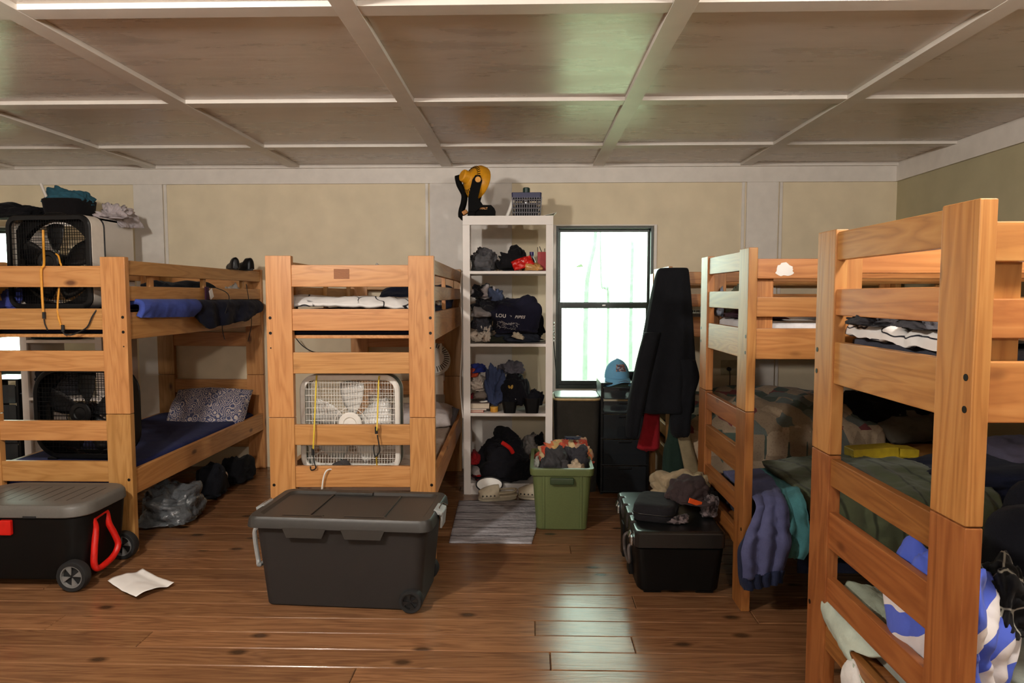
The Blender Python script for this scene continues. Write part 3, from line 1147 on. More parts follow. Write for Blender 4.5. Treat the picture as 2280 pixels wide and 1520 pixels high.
sheet('clothing', 'white shirt sleeve hanging down from left bookshelf top', 'clothing',
      [[at(232, 466, 5.2), at(262, 462, 5.3)], [at(246, 476, 5.22), at(285, 470, 5.4)], [at(258, 492, 5.25), at(306, 484, 5.47)], [at(268, 506, 5.26), at(318, 508, 5.5)]], cloth('#aca3a6'), .008, amp=.02, freq=16, d=(1, -.3, 0))
heap('clothing', 'teal cloth bundle on a shelf of left bookshelf', 'clothing', (60, 738, 205, 757), 5.2, .3, cloth('#18373d'), z0=at(100, 757, SY0).z + .001)
heap('clothing', 'folded dark clothes on lower shelf of left bookshelf', 'clothing', (62, 820, 205, 880), 5.22, .3, cloth('#3c3d44'), z0=.721, layers=4, bx=.5)


def drawers(label, x0, x1, y0, y1, hs, ztop, mat_frame, mat_dr, cat='drawers', contents=None):
    rt = thing('drawer_tower', label, cat, ((x0 + x1) / 2, y0, 0))
    w, d = x1 - x0, y1 - y0
    def frame(q):
        for sx in (-1, 1):
            for yy in (.006, d - .026):
                box(q, sx * w / 2 - (.02 if sx > 0 else 0), sx * w / 2 + (.02 if sx < 0 else 0), yy, yy + .02, 0, ztop - .012, .003)
        for z in [0.01] + [h[0] - .011 for h in hs[:-1]] + [ztop - .012]:
            box(q, -w / 2, w / 2, .004, d, z, z + .011, .003)
        box(q, -w / 2, -w / 2 + .004, .02, d, .02, ztop - .01)
        box(q, w / 2 - .004, w / 2, .02, d, .02, ztop - .01)
    part('frame', mat_frame, rt, frame)
    for (z0, z1) in hs:
        dr = part('drawer', mat_dr, rt, lambda q: (box(q, -w / 2 + .022, w / 2 - .022, 0, .006, z0, z1, .002), box(q, -w / 2 + .024, w / 2 - .024, .007, d - .03, z0 + .002, z0 + .006),
                                                 box(q, -w / 2 + .024, -w / 2 + .027, .007, d - .03, z0 + .006, z1 - .01), box(q, w / 2 - .027, w / 2 - .024, .007, d - .03, z0 + .006, z1 - .01)))
        part('handle', mat_frame, dr, lambda q: box(q, -.05, .05, -.012, .001, z1 - .02, z1 - .008, .003))
    return rt


smoke = NT('smoky_plastic')
smoke.b.inputs['Base Color'].default_value = lin('#22262a')
smoke.b.inputs['Roughness'].default_value = .25
smoke.b.inputs['Alpha'].default_value = .82
x0, x1 = at(-60, 900, 5.15).x, at(41, 900, 5.15).x
drawers('black plastic drawer tower under left window, behind the bunk', x0, x1, 5.15, 5.5, [(.03 + .155 * k, .175 + .155 * k) for k in range(5)], .84, blackp, smoke.m)

# ================================================================== COOLER
def wheel(name, parent, c, r, w, tyre, hubm, spokes=True):
    """axis along local y"""
    m = Matrix.Translation(c) @ Matrix.Rotation(R(90), 4, 'X')
    def tyre_ring(q):
        loft(q, [[m @ Vector((rr_ * math.cos(2 * PI * k / 32), rr_ * math.sin(2 * PI * k / 32), zz_)) for k in range(32)] for rr_, zz_ in
                 ((r * .72, -w / 2), (r * .93, -w / 2), (r, -w * .3), (r, w * .3), (r * .93, w / 2), (r * .72, w / 2))], closed=True)
    o = part(name, tyre, parent, lambda q: tyre_ring(q))
    def hb(q):
        loft(q, [[m @ Vector((rr_ * math.cos(2 * PI * k / 32), rr_ * math.sin(2 * PI * k / 32), zz_)) for k in range(32)] for rr_, zz_ in
                 ((r * .74, w * .1), (r * .74, w * .44), (r * .64, w * .44), (r * .6, w * .1))], closed=True)
        for k in range(4):
            a = PI / 2 * k + .3
            b2 = bmesh.new()
            pts = [(.1, .0), (.62, -.20), (.62, .20)]
            lo = [(x * r, y * r, w * .26) for x, y in pts]
            hi = [(x * r, y * r, w * .4) for x, y in pts]
            loft(b2, [lo, hi])
            join(q, b2, m @ Matrix.Rotation(a, 4, 'Z'))
    part('wheel_hub', hubm, o, hb)
    part('wheel_void_shade', M['blackmatte'], o, lambda q: cyl(q, m @ Vector((0, 0, -w * .3)), m @ Vector((0, 0, w * .15)), r * .72, 32))  # dark disc added for the shade in the voids behind the spokes
    return o


lidg = plain('grey_cooler_lid', '#57544f', .5, .06, 120, .06)
CX0, CX1, CY0, CY1 = -2.97, -2.235, 3.29, 3.735
ck = thing('cooler', 'black wheeled cooler with grey lid and red handle', 'cooler', ((CX0 + CX1) / 2, CY0, 0))
cw, cd = CX1 - CX0, CY1 - CY0


def rr(w, d, r, seg=6):
    return rrect(w, d, r, seg, 0, cd / 2)


part('body', plain('black_cooler_body', '#060606', .5, .2, 80, .05, spec=.2), ck, lambda q: loft(q, zrings([(.045, rr(cw - .13, cd - .06, .05)), (.055, rr(cw - .11, cd - .05, .07)), (.20, rr(cw - .07, cd - .03, .08)), (.365, rr(cw - .03, cd - .012, .10)), (.37, rr(cw - .05, cd - .03, .10))])))
lid = part('lid', lidg, ck, lambda q: loft(q, zrings([(.371, rr(cw - .012, cd - .0, .11)), (.376, rr(cw, cd + .012, .12)), (.415, rr(cw - .004, cd + .008, .12)), (.432, rr(cw - .03, cd - .018, .11)), (.436, rr(cw - .06, cd - .05, .10)), (.436, rr(cw - .16, cd - .15, .06)), (.433, rr(cw - .17, cd - .16, .06))])), 'grey ribbed lid')
for k in range(9):
    part('groove', M['bolt'], lid, lambda q: obox(q, Vector((-.22 + k * .062, cd / 2, .4332)), (.0025, cd - .2, .0012)))
part('lid_notch', M['blackmatte'], lid, lambda q: box(q, .06, .13, -.0075, .003, .372, .384, .002))
hp = [(.012, .115, .33), (.022, .125, .28), (.028, .10, .18), (.030, .09, .10), (.036, .12, .07), (.046, .22, .09), (.050, .265, .14), (.040, .255, .20), (.026, .23, .27), (.014, .225, .335), (.012, .17, .337)]
hx = cw / 2 - .045
part('handle', M['red'], ck, lambda q: tube(q, smoothpath([(hx + a, b - .0, c) for a, b, c in hp + hp[:1]], 6)[:-1], .0165, 10, closed=True), 'red swing handle')
part('handle', M['red'], ck, lambda q: tube(q, smoothpath([(-hx - a, b, c) for a, b, c in hp + hp[:1]], 6)[:-1], .0165, 10, closed=True), 'red swing handle')
part('latch', M['red'], ck, lambda q: box(q, -.06, .0, -.012, .01, .285, .362, .006), 'red front latch')
whg = plain('grey_wheel_hub', '#6b6a68', .5, .1)
wheel('wheel', ck, Vector((cw / 2 - .062, .0, .079)), .079, .05, M['blackmatte'], whg)
wheel('wheel', ck, Vector((cw / 2 - .062, cd - .02, .079)), .079, .05, M['blackmatte'], whg)
part('axle', M['bolt'], ck, lambda q: cyl(q, (cw / 2 - .062, .0, .079), (cw / 2 - .062, cd - .02, .079), .01, 12))
part('foot', M['blackmatte'], ck, lambda q: (box(q, -cw / 2 + .08, -cw / 2 + .14, .04, .1, 0, .05, .004), box(q, -cw / 2 + .08, -cw / 2 + .14, cd - .1, cd - .04, 0, .05, .004)))

# paper on the floor
pp = [atz(240, 1300, .004), atz(318, 1272, .004), atz(388, 1304, .004), atz(303, 1337, .004)]
bm = newbm()
g = []
N = 24
for i in range(N + 1):
    row = []
    for j in range(N + 1):
        u, v = i / N, j / N
        q = pp[0] * (1 - u) * (1 - v) + pp[1] * u * (1 - v) + pp[2] * u * v + pp[3] * (1 - u) * v
        z = .005 + .03 * abs(math.sin(u * 3.1 + .6)) * (.4 + .6 * abs(v - .4)) + .012 * abs(v - .5) + .004 * nz(Vector((u * 4, v * 4, 0)))
        row.append(bm.verts.new((q.x - pp[0].x, q.y - pp[0].y, z)))
    g.append(row)
for i in range(N):
    for j in range(N):
        bm.faces.new((g[i][j], g[i + 1][j], g[i + 1][j + 1], g[i][j + 1]))
o = finish('paper', bm, M['paper'], None, (pp[0].x, pp[0].y, 0), angle=25)
o.modifiers.new('thickness', 'SOLIDIFY').thickness = .0008
tag(o, 'creased white sheet of paper on floor beside the cooler', 'paper')

# ================================================================== GREY TOTE
tg_m = plain('grey_tote_plastic', '#252322', .55, .06, 150, .05, spec=.3)
tl_m = plain('grey_tote_lid', '#2c2a27', .48, .06, 150, .05)
gt = thing('storage_tote', 'large dark grey lidded wheeled tote in front of second bunk', 'tote', (-.882, 3.32, 0), R(-3.5))
def rb(w, d, r=.05, cx=0.0):
    return rrect(w, d, r, 5, cx, 0)
body = part('body', tg_m, gt, lambda q: loft(q, zrings([(.0, rb(.74, .36, .04)), (.008, rb(.755, .375, .045)), (.40, rb(.83, .44, .06)), (.405, rb(.80, .42, .055))])))
for x in (-.265, -.10, -.03, .13, .235):
    part('rib', tg_m, body, lambda q: loft(q, [[(x + .004 * a, -.181 - .0008 * z * 1000 * .087 - .0045 * (b), z) for (a, b) in ((-1, 0), (-.6, 1), (.6, 1), (1, 0))] for z in (.02, .385)]))
ld = part('lid', tl_m, gt, lambda q: loft(q, zrings([(.398, rb(.885, .485, .05)), (.40, rb(.895, .495, .055)), (.437, rb(.885, .485, .055)), (.45, rb(.865, .465, .05)), (.45, rb(.80, .40, .04)), (.437, rb(.775, .375, .035)), (.4365, rb(.76, .36, .03))])))
part('lid_rib', tl_m, ld, lambda q: (obox(q, Vector((-.16, 0, .4395)), (.012, .36, .006), None, .002), obox(q, Vector((.2, 0, .4395)), (.012, .36, .006), None, .002),
                                    obox(q, Vector((-.05, .19, .444)), (.2, .03, .016), None, .004), obox(q, Vector((-.18, -.195, .443)), (.2, .03, .014), None, .004), obox(q, Vector((.12, -.195, .443)), (.2, .03, .014), None, .004)))
for xc in (-.155, .125):
    part('lid_flap', tl_m, ld, lambda q: loft(q, [[(xc - .105, y, .405), (xc + .105, y, .405), (xc + .085, y, .358), (xc - .085, y, .358)] for y in (-.2475, -.238)]))
lt = plain('pale_grey_latch', '#8f9190', .45, .08)
for s in (-1, 1):
    la = part('latch', lt, gt, lambda q: (obox(q, Vector((s * .445, -.02, .44)), (.045, .11, .02), Matrix.Rotation(R(s * 20), 3, 'Y'), .004), obox(q, Vector((s * .462, -.02, .40)), (.012, .09, .08), Matrix.Rotation(R(s * 6), 3, 'Y'), .004)), 'pale grey lid latch')
    part('latch_wire', M['steel'], la, lambda q: (tube(q, [(s * .46, -.09, .425), (s * .445, -.03, .452), (s * .445, .05, .452), (s * .46, .1, .425)], .003, 6)))
part('pull_handle', lt, gt, lambda q: (tube(q, smoothpath([(-.435, -.12, .36), (-.455, -.12, .33), (-.44, -.12, .2), (-.425, -.12, .175), (-.425, .12, .175), (-.44, .12, .2), (-.455, .12, .33), (-.435, .12, .36)], 5), .011, 8)), 'pale grey pull handle')
for yy in (-.165, .165):
    wheel('wheel', gt, Vector((.34, yy - (.03 if yy < 0 else -.03), .056)), .056, .05, M['blackmatte'], plain('black_hub', '#161616', .35))

# ================================================================== SECOND BUNK CONTENTS
def doodle(t, v):
    w = t.n('ShaderNodeTexNoise', {'Vector': v, 'Scale': 3, 'Detail': 2})
    ad = t.n('ShaderNodeMix', data_type='VECTOR')
    ad.inputs[0].default_value = .35
    t.t.links.new(v, ad.inputs[4])
    t.t.links.new(w.outputs['Color'], ad.inputs[5])
    a = t.n('ShaderNodeTexVoronoi', {'Vector': ad.outputs[1], 'Scale': 9}, feature='DISTANCE_TO_EDGE')
    k = t.ramp(a.outputs['Distance'], [(.022, (1, 1, 1)), (.04, (0, 0, 0))])
    msk = t.n('ShaderNodeTexNoise', {'Vector': v, 'Scale': 5})
    mk = t.ramp(msk.outputs[0], [(.44, (0, 0, 0)), (.5, (1, 1, 1))])
    return t.mix(t.math('MULTIPLY', k, mk), lin('#d8d5d2'), lin('#16181c'))


doodlem = cloth_pattern('line_drawn_blanket', doodle)


def onB(x, y, z):
    return on_bed(B, x, y, z)


sheet('blanket', 'white blanket with black line drawings on second upper bunk', 'blanket',
      [[onB(.07, 1.0, 1.43), onB(.86, 1.1, 1.42)], [onB(.06, .6, 1.452), onB(.87, .6, 1.445)], [onB(.07, .30, 1.475), onB(.86, .3, 1.455)], [onB(.08, .16, 1.462), onB(.85, .14, 1.46)], [onB(.09, .075, 1.425), onB(.84, .07, 1.42)]],
      doodlem, .02, amp=.014, freq=6, d=(0, 0, 1), r0=1)
pillow('pillow', 'dark navy pillow at back of second upper bunk', onB(.62, 1.5, 1.40), .62, .42, .15, cloth('#12172a'), (20, 0, 1), 5)
pillow('pillow', 'white pillow at back of lower second bunk', onB(.60, 1.66, .46), .58, .40, .15, cloth('#cfc6c4'), (14, 0, 3), 6)
pillow('pillow', 'grey pillow under the white one on second bunk', onB(.70, 1.74, .459), .44, .30, .10, cloth('#77747c'), (20, 0, -6), 8)
heap('clothing', 'small grey and black glove lying before white box fan', 'clothing', (735, 1022, 782, 1050), 3.80, .06, cloth('#3a3838'), z0=.459)
# small clip fan hung at the back
cf = thing('clip_fan', 'small white fan hanging at back of second bunk', 'fan', (at(962, 800, 5.45).x, 5.5, at(960, 880, 5.45).z))
part('fan_head', M['whiteplastic'], cf, lambda q: lathe(q, [(.0, -.05), (.06, -.045), (.135, -.02), (.145, 0), (.135, .03), (.05, .05), (.0, .05)], 32, Matrix.Translation((0, 0, .29)) @ Matrix.Rotation(R(60), 4, 'X') @ Matrix.Rotation(R(15), 4, 'Y')))
def vents(q):
    for k in range(36):
        a = 2 * PI * k / 36
        m = Matrix.Translation((0, 0, .29)) @ Matrix.Rotation(R(60), 4, 'X') @ Matrix.Rotation(R(15), 4, 'Y')
        tube(q, [m @ Vector((.085 * math.cos(a), .085 * math.sin(a), .044)), m @ Vector((.128 * math.cos(a), .128 * math.sin(a), .036))], .003, 5)
part('vent', M['bolt'], cf, vents)
part('stem', M['whiteplastic'], cf, lambda q: (box(q, -.02, .02, -.02, .02, .0, .3, .006), box(q, .015, .085, -.005, .005, -.0, .16, .003), box(q, .055, .075, -.01, .01, .3, .42, .006)))
k0 = onB(.5, L - .02, 1.706)
rd = thing('radio', 'tiny silver gadget standing on back rail of second bunk', 'gadget', (at(774, 588, 5.66).x, onB(.3, L - .02, 0).y, 1.656))
part('case', M['steel'], rd, lambda q: (box(q, -.04, .04, -.012, .012, 0, .035, .004)))
part('button', M['blackmatte'], rd, lambda q: (box(q, -.015, .015, -.015, -.011, .008, .028, .002)))
heap('cloth', 'tiny white cloth showing above second bunk top rung', 'clothing', (828, 585, 848, 592), 5.55, .06, whitec, z0=1.6565)

# ================================================================== ON TOP OF THE BOOKSHELF
jf = thing('jobsite_fan', 'yellow and black cordless jobsite fan on white bookshelf', 'fan', (at(1070, 480, 5.16).x, 5.16, ZT))
yel = plain('yellow_housing', '#d8961c', .4, .08)
blk = plain('charcoal_plastic', '#0b0b0b', .8, .15, 90, .0, spec=.12)
sc5 = 5.16 / F


def J(px, py, dy=0.0):
    return Vector(((px - 1070) * sc5, dy, (480 - py) * sc5))


def prism(q, pts, y0, y1):
    loft(q, [[(p.x, y0, p.z) for p in pts], [(p.x, y1, p.z) for p in pts]])


base = part('battery_base', blk, jf, lambda q: prism(q, [J(1050, 479.5), J(1101, 479.5), J(1102, 462), J(1095, 455), J(1062, 455), J(1048, 460)], -.10, .10))
for ya in (-.124, .11):
    part('arm', blk, jf, lambda q: prism(q, [J(1046, 470), J(1062, 470), J(1078, 456), J(1067, 440), J(1076, 404), J(1072, 392), J(1062, 392), J(1055, 402), J(1046, 440)], ya, ya + .014))
part('neck', blk, jf, lambda q: prism(q, [J(1044, 478), J(1060, 478), J(1060, 452), J(1048, 452)], -.112, .112))
for y in (-.133, .124):
    part('pivot_knob', yel, jf, lambda q: cyl(q, J(1067.5, 402, y), J(1067.5, 402, y + .008), .021, 24))
mh = Matrix.Translation(J(1060, 401)) @ Matrix.Rotation(R(38), 4, 'Z') @ Matrix.Rotation(R(108), 4, 'Y')
head = part('fan_head', yel, jf, lambda q: lathe(q, [(.0, -.13), (.036, -.13), (.045, -.122), (.05, -.08), (.07, -.06), (.105, -.045), (.128, -.01), (.132, .03), (.128, .04), (.12, .04), (.118, .0), (.03, -.02), (.0, -.02)], 40, mh))
def slots(q):
    for k in range(30):
        a = 2 * PI * k / 30
        tube(q, [mh @ Vector((.085 * math.cos(a), .085 * math.sin(a), -.0545)), mh @ Vector((.109 * math.cos(a), .109 * math.sin(a), -.0425))], .0035, 5)
part('vent_slot', M['bolt'], head, slots)
part('carry_handle', blk, jf, lambda q: tube(q, smoothpath([J(1026, 398), J(1020, 390), J(1024, 408), J(1034, 428), J(1033, 446), J(1028, 464), J(1028, 478), J(1036, 483)], 6), [.021] * 6 + [.024] * 30 + [.016] * 7, 10))
part('charge_port', plain('orange_trim', '#c27a1e', .5), jf, lambda q: obox(q, J(1036, 468, -.01), (.04, .05, .03), Matrix.Rotation(R(-30), 3, 'Y'), .004))
me = text_mesh('DeWALT', .021, .0, .0008, 1.0, .0006)
o = bpy.data.objects.new('lettering', me)
COL.objects.link(o)
o.parent = jf
o.location = J(1075, 462.5, -.1012)
o.rotation_euler = (R(90), 0, 0)
me.materials.append(plain('orange_lettering', '#c98a45', .5))

crate_s = plain('grey_crate', '#6d6b70', .5, .1)
crate_r = plain('navy_crate_rim', '#2e2e52', .5, .1)
p0, p1 = at(1140, 478, 5.18), at(1205, 428, 5.18)
cr = lattice_basket('crate', 'grey lattice crate with navy rim on white bookshelf', 'crate', ((p0.x + p1.x) / 2, 5.28, ZT), p1.x - p0.x, .20, p1.z - ZT, crate_r, crate_s, 12, 5)
part('liner', plain('dark_crate_contents', '#26262c', .8, .4, 25), cr, lambda q: box(q, -.085, .085, -.075, .075, .007, .11, .02))
cn = thing('spray_can', 'green capped spray can standing in the lattice crate', 'can', (at(1172, 440, 5.28).x, 5.28, ZT + .111))
part('can_body', M['steel'], cn, lambda q: lathe(q, [(.026, 0), (.028, .004), (.028, .045), (.022, .055)], 24))
part('can_cap', plain('dark_green_cap', '#16332d', .4), cn, lambda q: lathe(q, [(.026, .05), (.028, .055), (.027, .128), (.02, .133), (.0, .133)], 24))
wt = newbm()
tube(wt, smoothpath([(0, 0, .01), (.025, 0, .07), (.05, 0, .145)], 6), .014, 12)
tag(finish('tube', wt, M['whiteplastic'], None, (at(1128, 478, 5.2).x, 5.2, ZT)), 'white tube leaning on the lattice crate', 'tube')
sb = newbm()
lathe(sb, [(.004, 0), (.005, .03), (.002, .045), (0, .045)], 10)
tag(finish('pencil', sb, plain('brown_wood', '#3c2a1e', .6), None, (at(1196, 440, 5.28).x, 5.3, ZT + .111)), 'small dark pencil tip behind the crate rim', 'pencil')
pb = newbm()
obox(pb, Vector((0, 0, .006)), (.09, .12, .0015), Matrix.Rotation(R(-14), 3, 'Y'))
obox(pb, Vector((.045, 0, .012)), (.03, .11, .0015), Matrix.Rotation(R(-45), 3, 'Y'))
tag(finish('paper', pb, M['paper'], None, (at(1222, 480, 5.1).x, 5.12, ZT + .010)), 'curled white paper on right corner of bookshelf top', 'paper')

# ================================================================== CLOTHES ON THE SHELVES
Z1, Z2, Z3, Z4 = [z + .0005 for z in ZS]
YS = 5.22
G = 'clothes on the white bookshelf'
heap('shirt', 'folded grey shirts at left of the top bookshelf compartment', 'clothing', (1048, 556, 1110, 603), YS, .36, cloth('#58575a'), z0=Z1, layers=3, bx=.55, sub=5)
heap('shirt', 'grey shirt crumpled over the folded grey shirts', 'clothing', (1047, 549, 1106, 572), YS + .05, .3, cloth('#49474a'), z0=Z1 + .07, sub=5, amp=.3)
heap('jacket', 'black jacket bundled beside grey shirts in top compartment', 'clothing', (1104, 542, 1190, 603), YS + .02, .34, cloth('#141316'), z0=Z1, sub=5, amp=.3)
btl = thing('bottle', 'small purple capped bottle in top bookshelf compartment', 'bottle', (at(1184, 600, 5.36).x, 5.36, Z1))
part('body', plain('pale_bottle', '#b9b5bd', .35), btl, lambda q: lathe(q, [(.025, 0), (.028, .01), (.028, .09), (.014, .115), (.014, .13)], 20))
part('bottle_cap', plain('purple_cap', '#3b2d6b', .4), btl, lambda q: lathe(q, [(.018, .13), (.018, .16), (.0, .16)], 20))
snk = finish('snack_bag', pillow_bm(.17, .10, .035, 4, .01), plain('red_foil', '#c01c16', .3, .15, 30), None, (at(1164, 590, 5.06).x, 5.075, Z1 + .05), 0, angle=180)
snk.rotation_euler = (R(50), R(-18), R(8))
tag(snk, 'shiny red snack bag lying in top bookshelf compartment', 'bag')
part('print', M['paper'], snk, lambda q: tube(q, smoothpath([(-.035, .0, .034), (-.022, .014, .0355), (-.016, -.008, .0355), (-.004, .012, .0365), (.004, -.008, .0365), (.014, .01, .0355), (.03, -.002, .0345)], 6), .0016, 6), 'white cursive squiggle print')
heap('bread_bag', 'tan loaf of bread bag below the red snack bag', 'food', (1163, 584, 1210, 603), 5.08, .12, plain('bread_bag', '#b98a52', .3, .3, 40), z0=Z1, amp=.15)
heap('fruit', 'small brown round snack beside the tan bread bag', 'food', (1148, 592, 1163, 603), 5.06, .04, plain('brown_snack', '#5a3020', .4), z0=Z1, amp=.05, bx=1)
rx = thing('card_box', 'red card box at right end of top compartment', 'box', (at(1207, 603, 5.16).x, 5.16, Z1))
part('box_body', plain('red_card', '#a8383a', .6, .15), rx, lambda q: box(q, -.035, .028, -.05, .05, 0, .145, .003))
part('stick', M['blackmatte'], rx, lambda q: (tube(q, [(-.032, .02, .14), (-.034, .02, .185)], .003, 6), tube(q, [(.0, .03, .14), (-.02, .03, .19)], .003, 6), tube(q, [(.02, .03, .14), (.02, .03, .175)], .003, 6)))

heap('jeans', 'dark jeans at bottom of second compartment, right of white shirt', 'clothing', (1095, 733, 1214, 765), YS - .03, .36, cloth('#2b2f3a'), z0=Z2, sub=5, amp=.25)
heap('shirt', 'white printed shirt at bottom left of second compartment', 'clothing', (1046, 722, 1105, 766), YS - .06, .36,
     cloth_pattern('white_printed_cloth', lambda t, v: t.mix(t.ramp(t.n('ShaderNodeTexVoronoi', {'Vector': v, 'Scale': 26}).outputs['Distance'], [(.15, (1, 1, 1)), (.3, (0, 0, 0))]), lin('#bfb3a6'), lin('#55453c'))), z0=Z2, sub=5, amp=.3, freq=14)
heap('shirt', 'charcoal shirts stacked above the white printed shirt', 'clothing', (1046, 690, 1108, 740), YS, .34, cloth('#3b3a40'), z0=Z2 + .075, sub=5, layers=2, amp=.25)
heap('shirt', 'pale grey folded shirt left of the lettered shirt', 'clothing', (1046, 681, 1102, 704), YS - .02, .34, cloth('#8f8a8a'), z0=Z2 + .19, sub=4, amp=.2)
heap('shirt', 'black shirt with red and white print, middle left second compartment', 'clothing', (1046, 654, 1125, 694), YS, .34,
     cloth_pattern('black_red_print', lambda t, v: t.mix(t.ramp(t.n('ShaderNodeTexVoronoi', {'Vector': v, 'Scale': 11}).outputs['Distance'], [(.10, (1, 1, 1)), (.14, (0, 0, 0))]), lin('#17161c'), lin('#b8483a'))), z0=Z2 + .22, sub=5, amp=.25)
heap('shirt', 'slate blue shirt tucked on top of second compartment pile', 'clothing', (1082, 640, 1122, 668), YS + .03, .28, cloth('#4d5874'), z0=Z2 + .31, sub=4)
heap('shirt', 'black and white shirt topping the second compartment pile', 'clothing', (1046, 630, 1104, 662), YS + .02, .28,
     cloth_pattern('black_white_cloth', lambda t, v: t.ramp(t.n('ShaderNodeTexNoise', {'Vector': v, 'Scale': 9}).outputs[0], [(.5, lin('#19181d')), (.56, lin('#a39b9b'))])), z0=Z2 + .32, sub=5, amp=.3)
heap('shirt', 'black sweater at right end of second compartment', 'clothing', (1160, 668, 1216, 760), YS + .06, .3, cloth('#121116'), z0=Z2 + .03, sub=5, amp=.35)
lp = heap('shirt', 'navy shirt with white lettering in second bookshelf compartment', 'clothing', (1090, 655, 1207, 752), YS - .06, .33, cloth('#1a1a2b', var=.1), z0=Z2 + .06, sub=5, amp=.12, freq=7, bx=.62, seed=40)


def project_text(s, size, px, py, Y, host, mat, rotz=0, shear=0, bold=0.0, name='lettering', spacing=1.0, xs=1.0):
    """lay flat lettering on the surface of a cloth thing (a part of that thing)"""
    me = text_mesh(s, size, shear, 0, spacing, bold)
    bmt = newbm()
    bmt.from_mesh(me)
    bpy.data.meshes.remove(me)
    bmesh.ops.triangulate(bmt, faces=bmt.faces)
    bmesh.ops.subdivide_edges(bmt, edges=bmt.edges, cuts=1)
    lay_on(bmt, px, py, Y, host, mat, rotz, name, xs)


def lay_on(bmt, px, py, Y, host, mat, rotz=0, name='lettering', xs=1.0):
    hb = newbm()
    hb.from_mesh(host.data)
    bv = BVHTree.FromBMesh(hb)
    c = at(px, py, Y) - host.location
    rm = Matrix.Rotation(rotz, 2)
    for v in bmt.verts:
        q = rm @ Vector((v.co.x * xs, v.co.y))
        x, z = c.x + q.x, c.z + q.y
        h = bv.ray_cast(Vector((x, -3, z)), Vector((0, 1, 0)))
        y = h[0].y if h[0] is not None else -.1
        v.co = (x, y - .0025, z)
    hb.free()
    me2 = bpy.data.meshes.new(name)
    bmt.to_mesh(me2)
    bmt.free()
    o = bpy.data.objects.new(name, me2)
    COL.objects.link(o)
    o.parent = host
    me2.materials.append(mat)
    return o


ink = plain('white_ink', '#c9c4c0', .8)
project_text('LOU', .036, 1115, 703, 5.0, lp, ink, R(-4), .0, .0012, spacing=1.1)
project_text("'+", .022, 1137, 704, 5.0, lp, ink, R(-2), .2, .0002)
project_text('PIPES', .029, 1157, 706, 5.0, lp, ink, R(-2), .35, .0008, spacing=1.15)


def scribble(seedv, w, h, n):
    q = newbm()
    rnd = random.Random(seedv)
    for _ in range(n):
        x, y = rnd.uniform(-w, w), rnd.uniform(-h, h)
        a = rnd.uniform(0, PI)
        l = rnd.uniform(.006, .02)
        pts = [Vector((x + l * (t - .5) * 2 * math.cos(a + t), y + l * (t - .5) * 2 * math.sin(a + t) * .6)) for t in (0, .25, .5, .75, 1)]
        for i in range(4):
            d = (pts[i + 1] - pts[i]).normalized()
            nn_ = Vector((-d.y, d.x)) * .0016
            vs = [q.verts.new((*(p + s * nn_), 0)) for p, s in ((pts[i], 1), (pts[i], -1), (pts[i + 1], -1), (pts[i + 1], 1))]
            q.faces.new(vs)
    return q


lay_on(scribble(5, .075, .026, 46), 1130, 725, 5.0, lp, plain('grey_ink', '#8d8a8c', .8), R(-6), 'print')
heap('sock', 'cream cloth scrap lying on dark jeans in second compartment', 'clothing', (1136, 738, 1168, 754), YS - .2, .04, cloth('#b9ad97'), z0=Z2 + .035, amp=.4, tilt=(0, 12))
heap('shirt', 'khaki cloth at foot of second compartment, beside white shirt', 'clothing', (1080, 745, 1140, 764), YS - .12, .14, cloth('#2b2d24'), z0=Z2, amp=.3)

heap('shirt', 'royal blue shirt at top left of third compartment', 'clothing', (1047, 808, 1085, 832), YS + .03, .28, cloth('#232f78'), z0=Z3 + .28, sub=4)
heap('shirt', 'orange red shirt under the royal blue shirt', 'clothing', (1046, 818, 1066, 842), YS - .02, .2, cloth('#a8432a'), z0=Z3 + .25, sub=4)
heap('shirt', 'white shirt on left side of third bookshelf compartment', 'clothing', (1046, 828, 1082, 878), YS - .02, .28, cloth('#bdb0a4'), z0=Z3 + .14, sub=5, amp=.28)
heap('cap', 'taupe cap below the white shirt in third compartment', 'cap', (1053, 868, 1088, 892), YS - .06, .2, cloth('#7b7068'), z0=Z3 + .095, sub=4, amp=.12)
heap('shirt', 'red cloth left of the taupe cap', 'clothing', (1046, 876, 1062, 895), YS - .02, .2, cloth('#8e1f26'), z0=Z3 + .09, sub=4)
heap('shirt', 'slate blue shirt draped in middle of third compartment', 'clothing', (1074, 804, 1130, 905), YS - .02, .3, cloth('#37415f'), z0=Z3 + .03, sub=5, amp=.25)
heap('shirt', 'grey shirt topping the third compartment pile', 'clothing', (1100, 802, 1170, 836), YS + .06, .28, cloth('#5b5860'), z0=Z3 + .26, sub=5, amp=.3)
bj = heap('jacket', 'black jacket with small yellow emblem in third compartment', 'clothing', (1112, 822, 1182, 905), YS - .04, .32, cloth('#15141a'), z0=Z3 + .03, sub=5, amp=.16, seed=52)
em = newbm()
for (dx, r1, r2, an) in ((-.012, .008, .013, .4), (.008, .009, .016, -.3)):
    vs = [em.verts.new((dx + r1 * math.cos(a) * math.cos(an) - r2 * math.sin(a) * math.sin(an), r1 * math.cos(a) * math.sin(an) + r2 * math.sin(a) * math.cos(an), 0)) for a in [2 * PI * k / 14 for k in range(14)]]
    em.faces.new(vs)
bmesh.ops.triangulate(em, faces=em.faces)
lay_on(em, 1137, 863, 5.0, bj, plain('yellow_ink', '#a8842f', .7), 0, 'emblem')
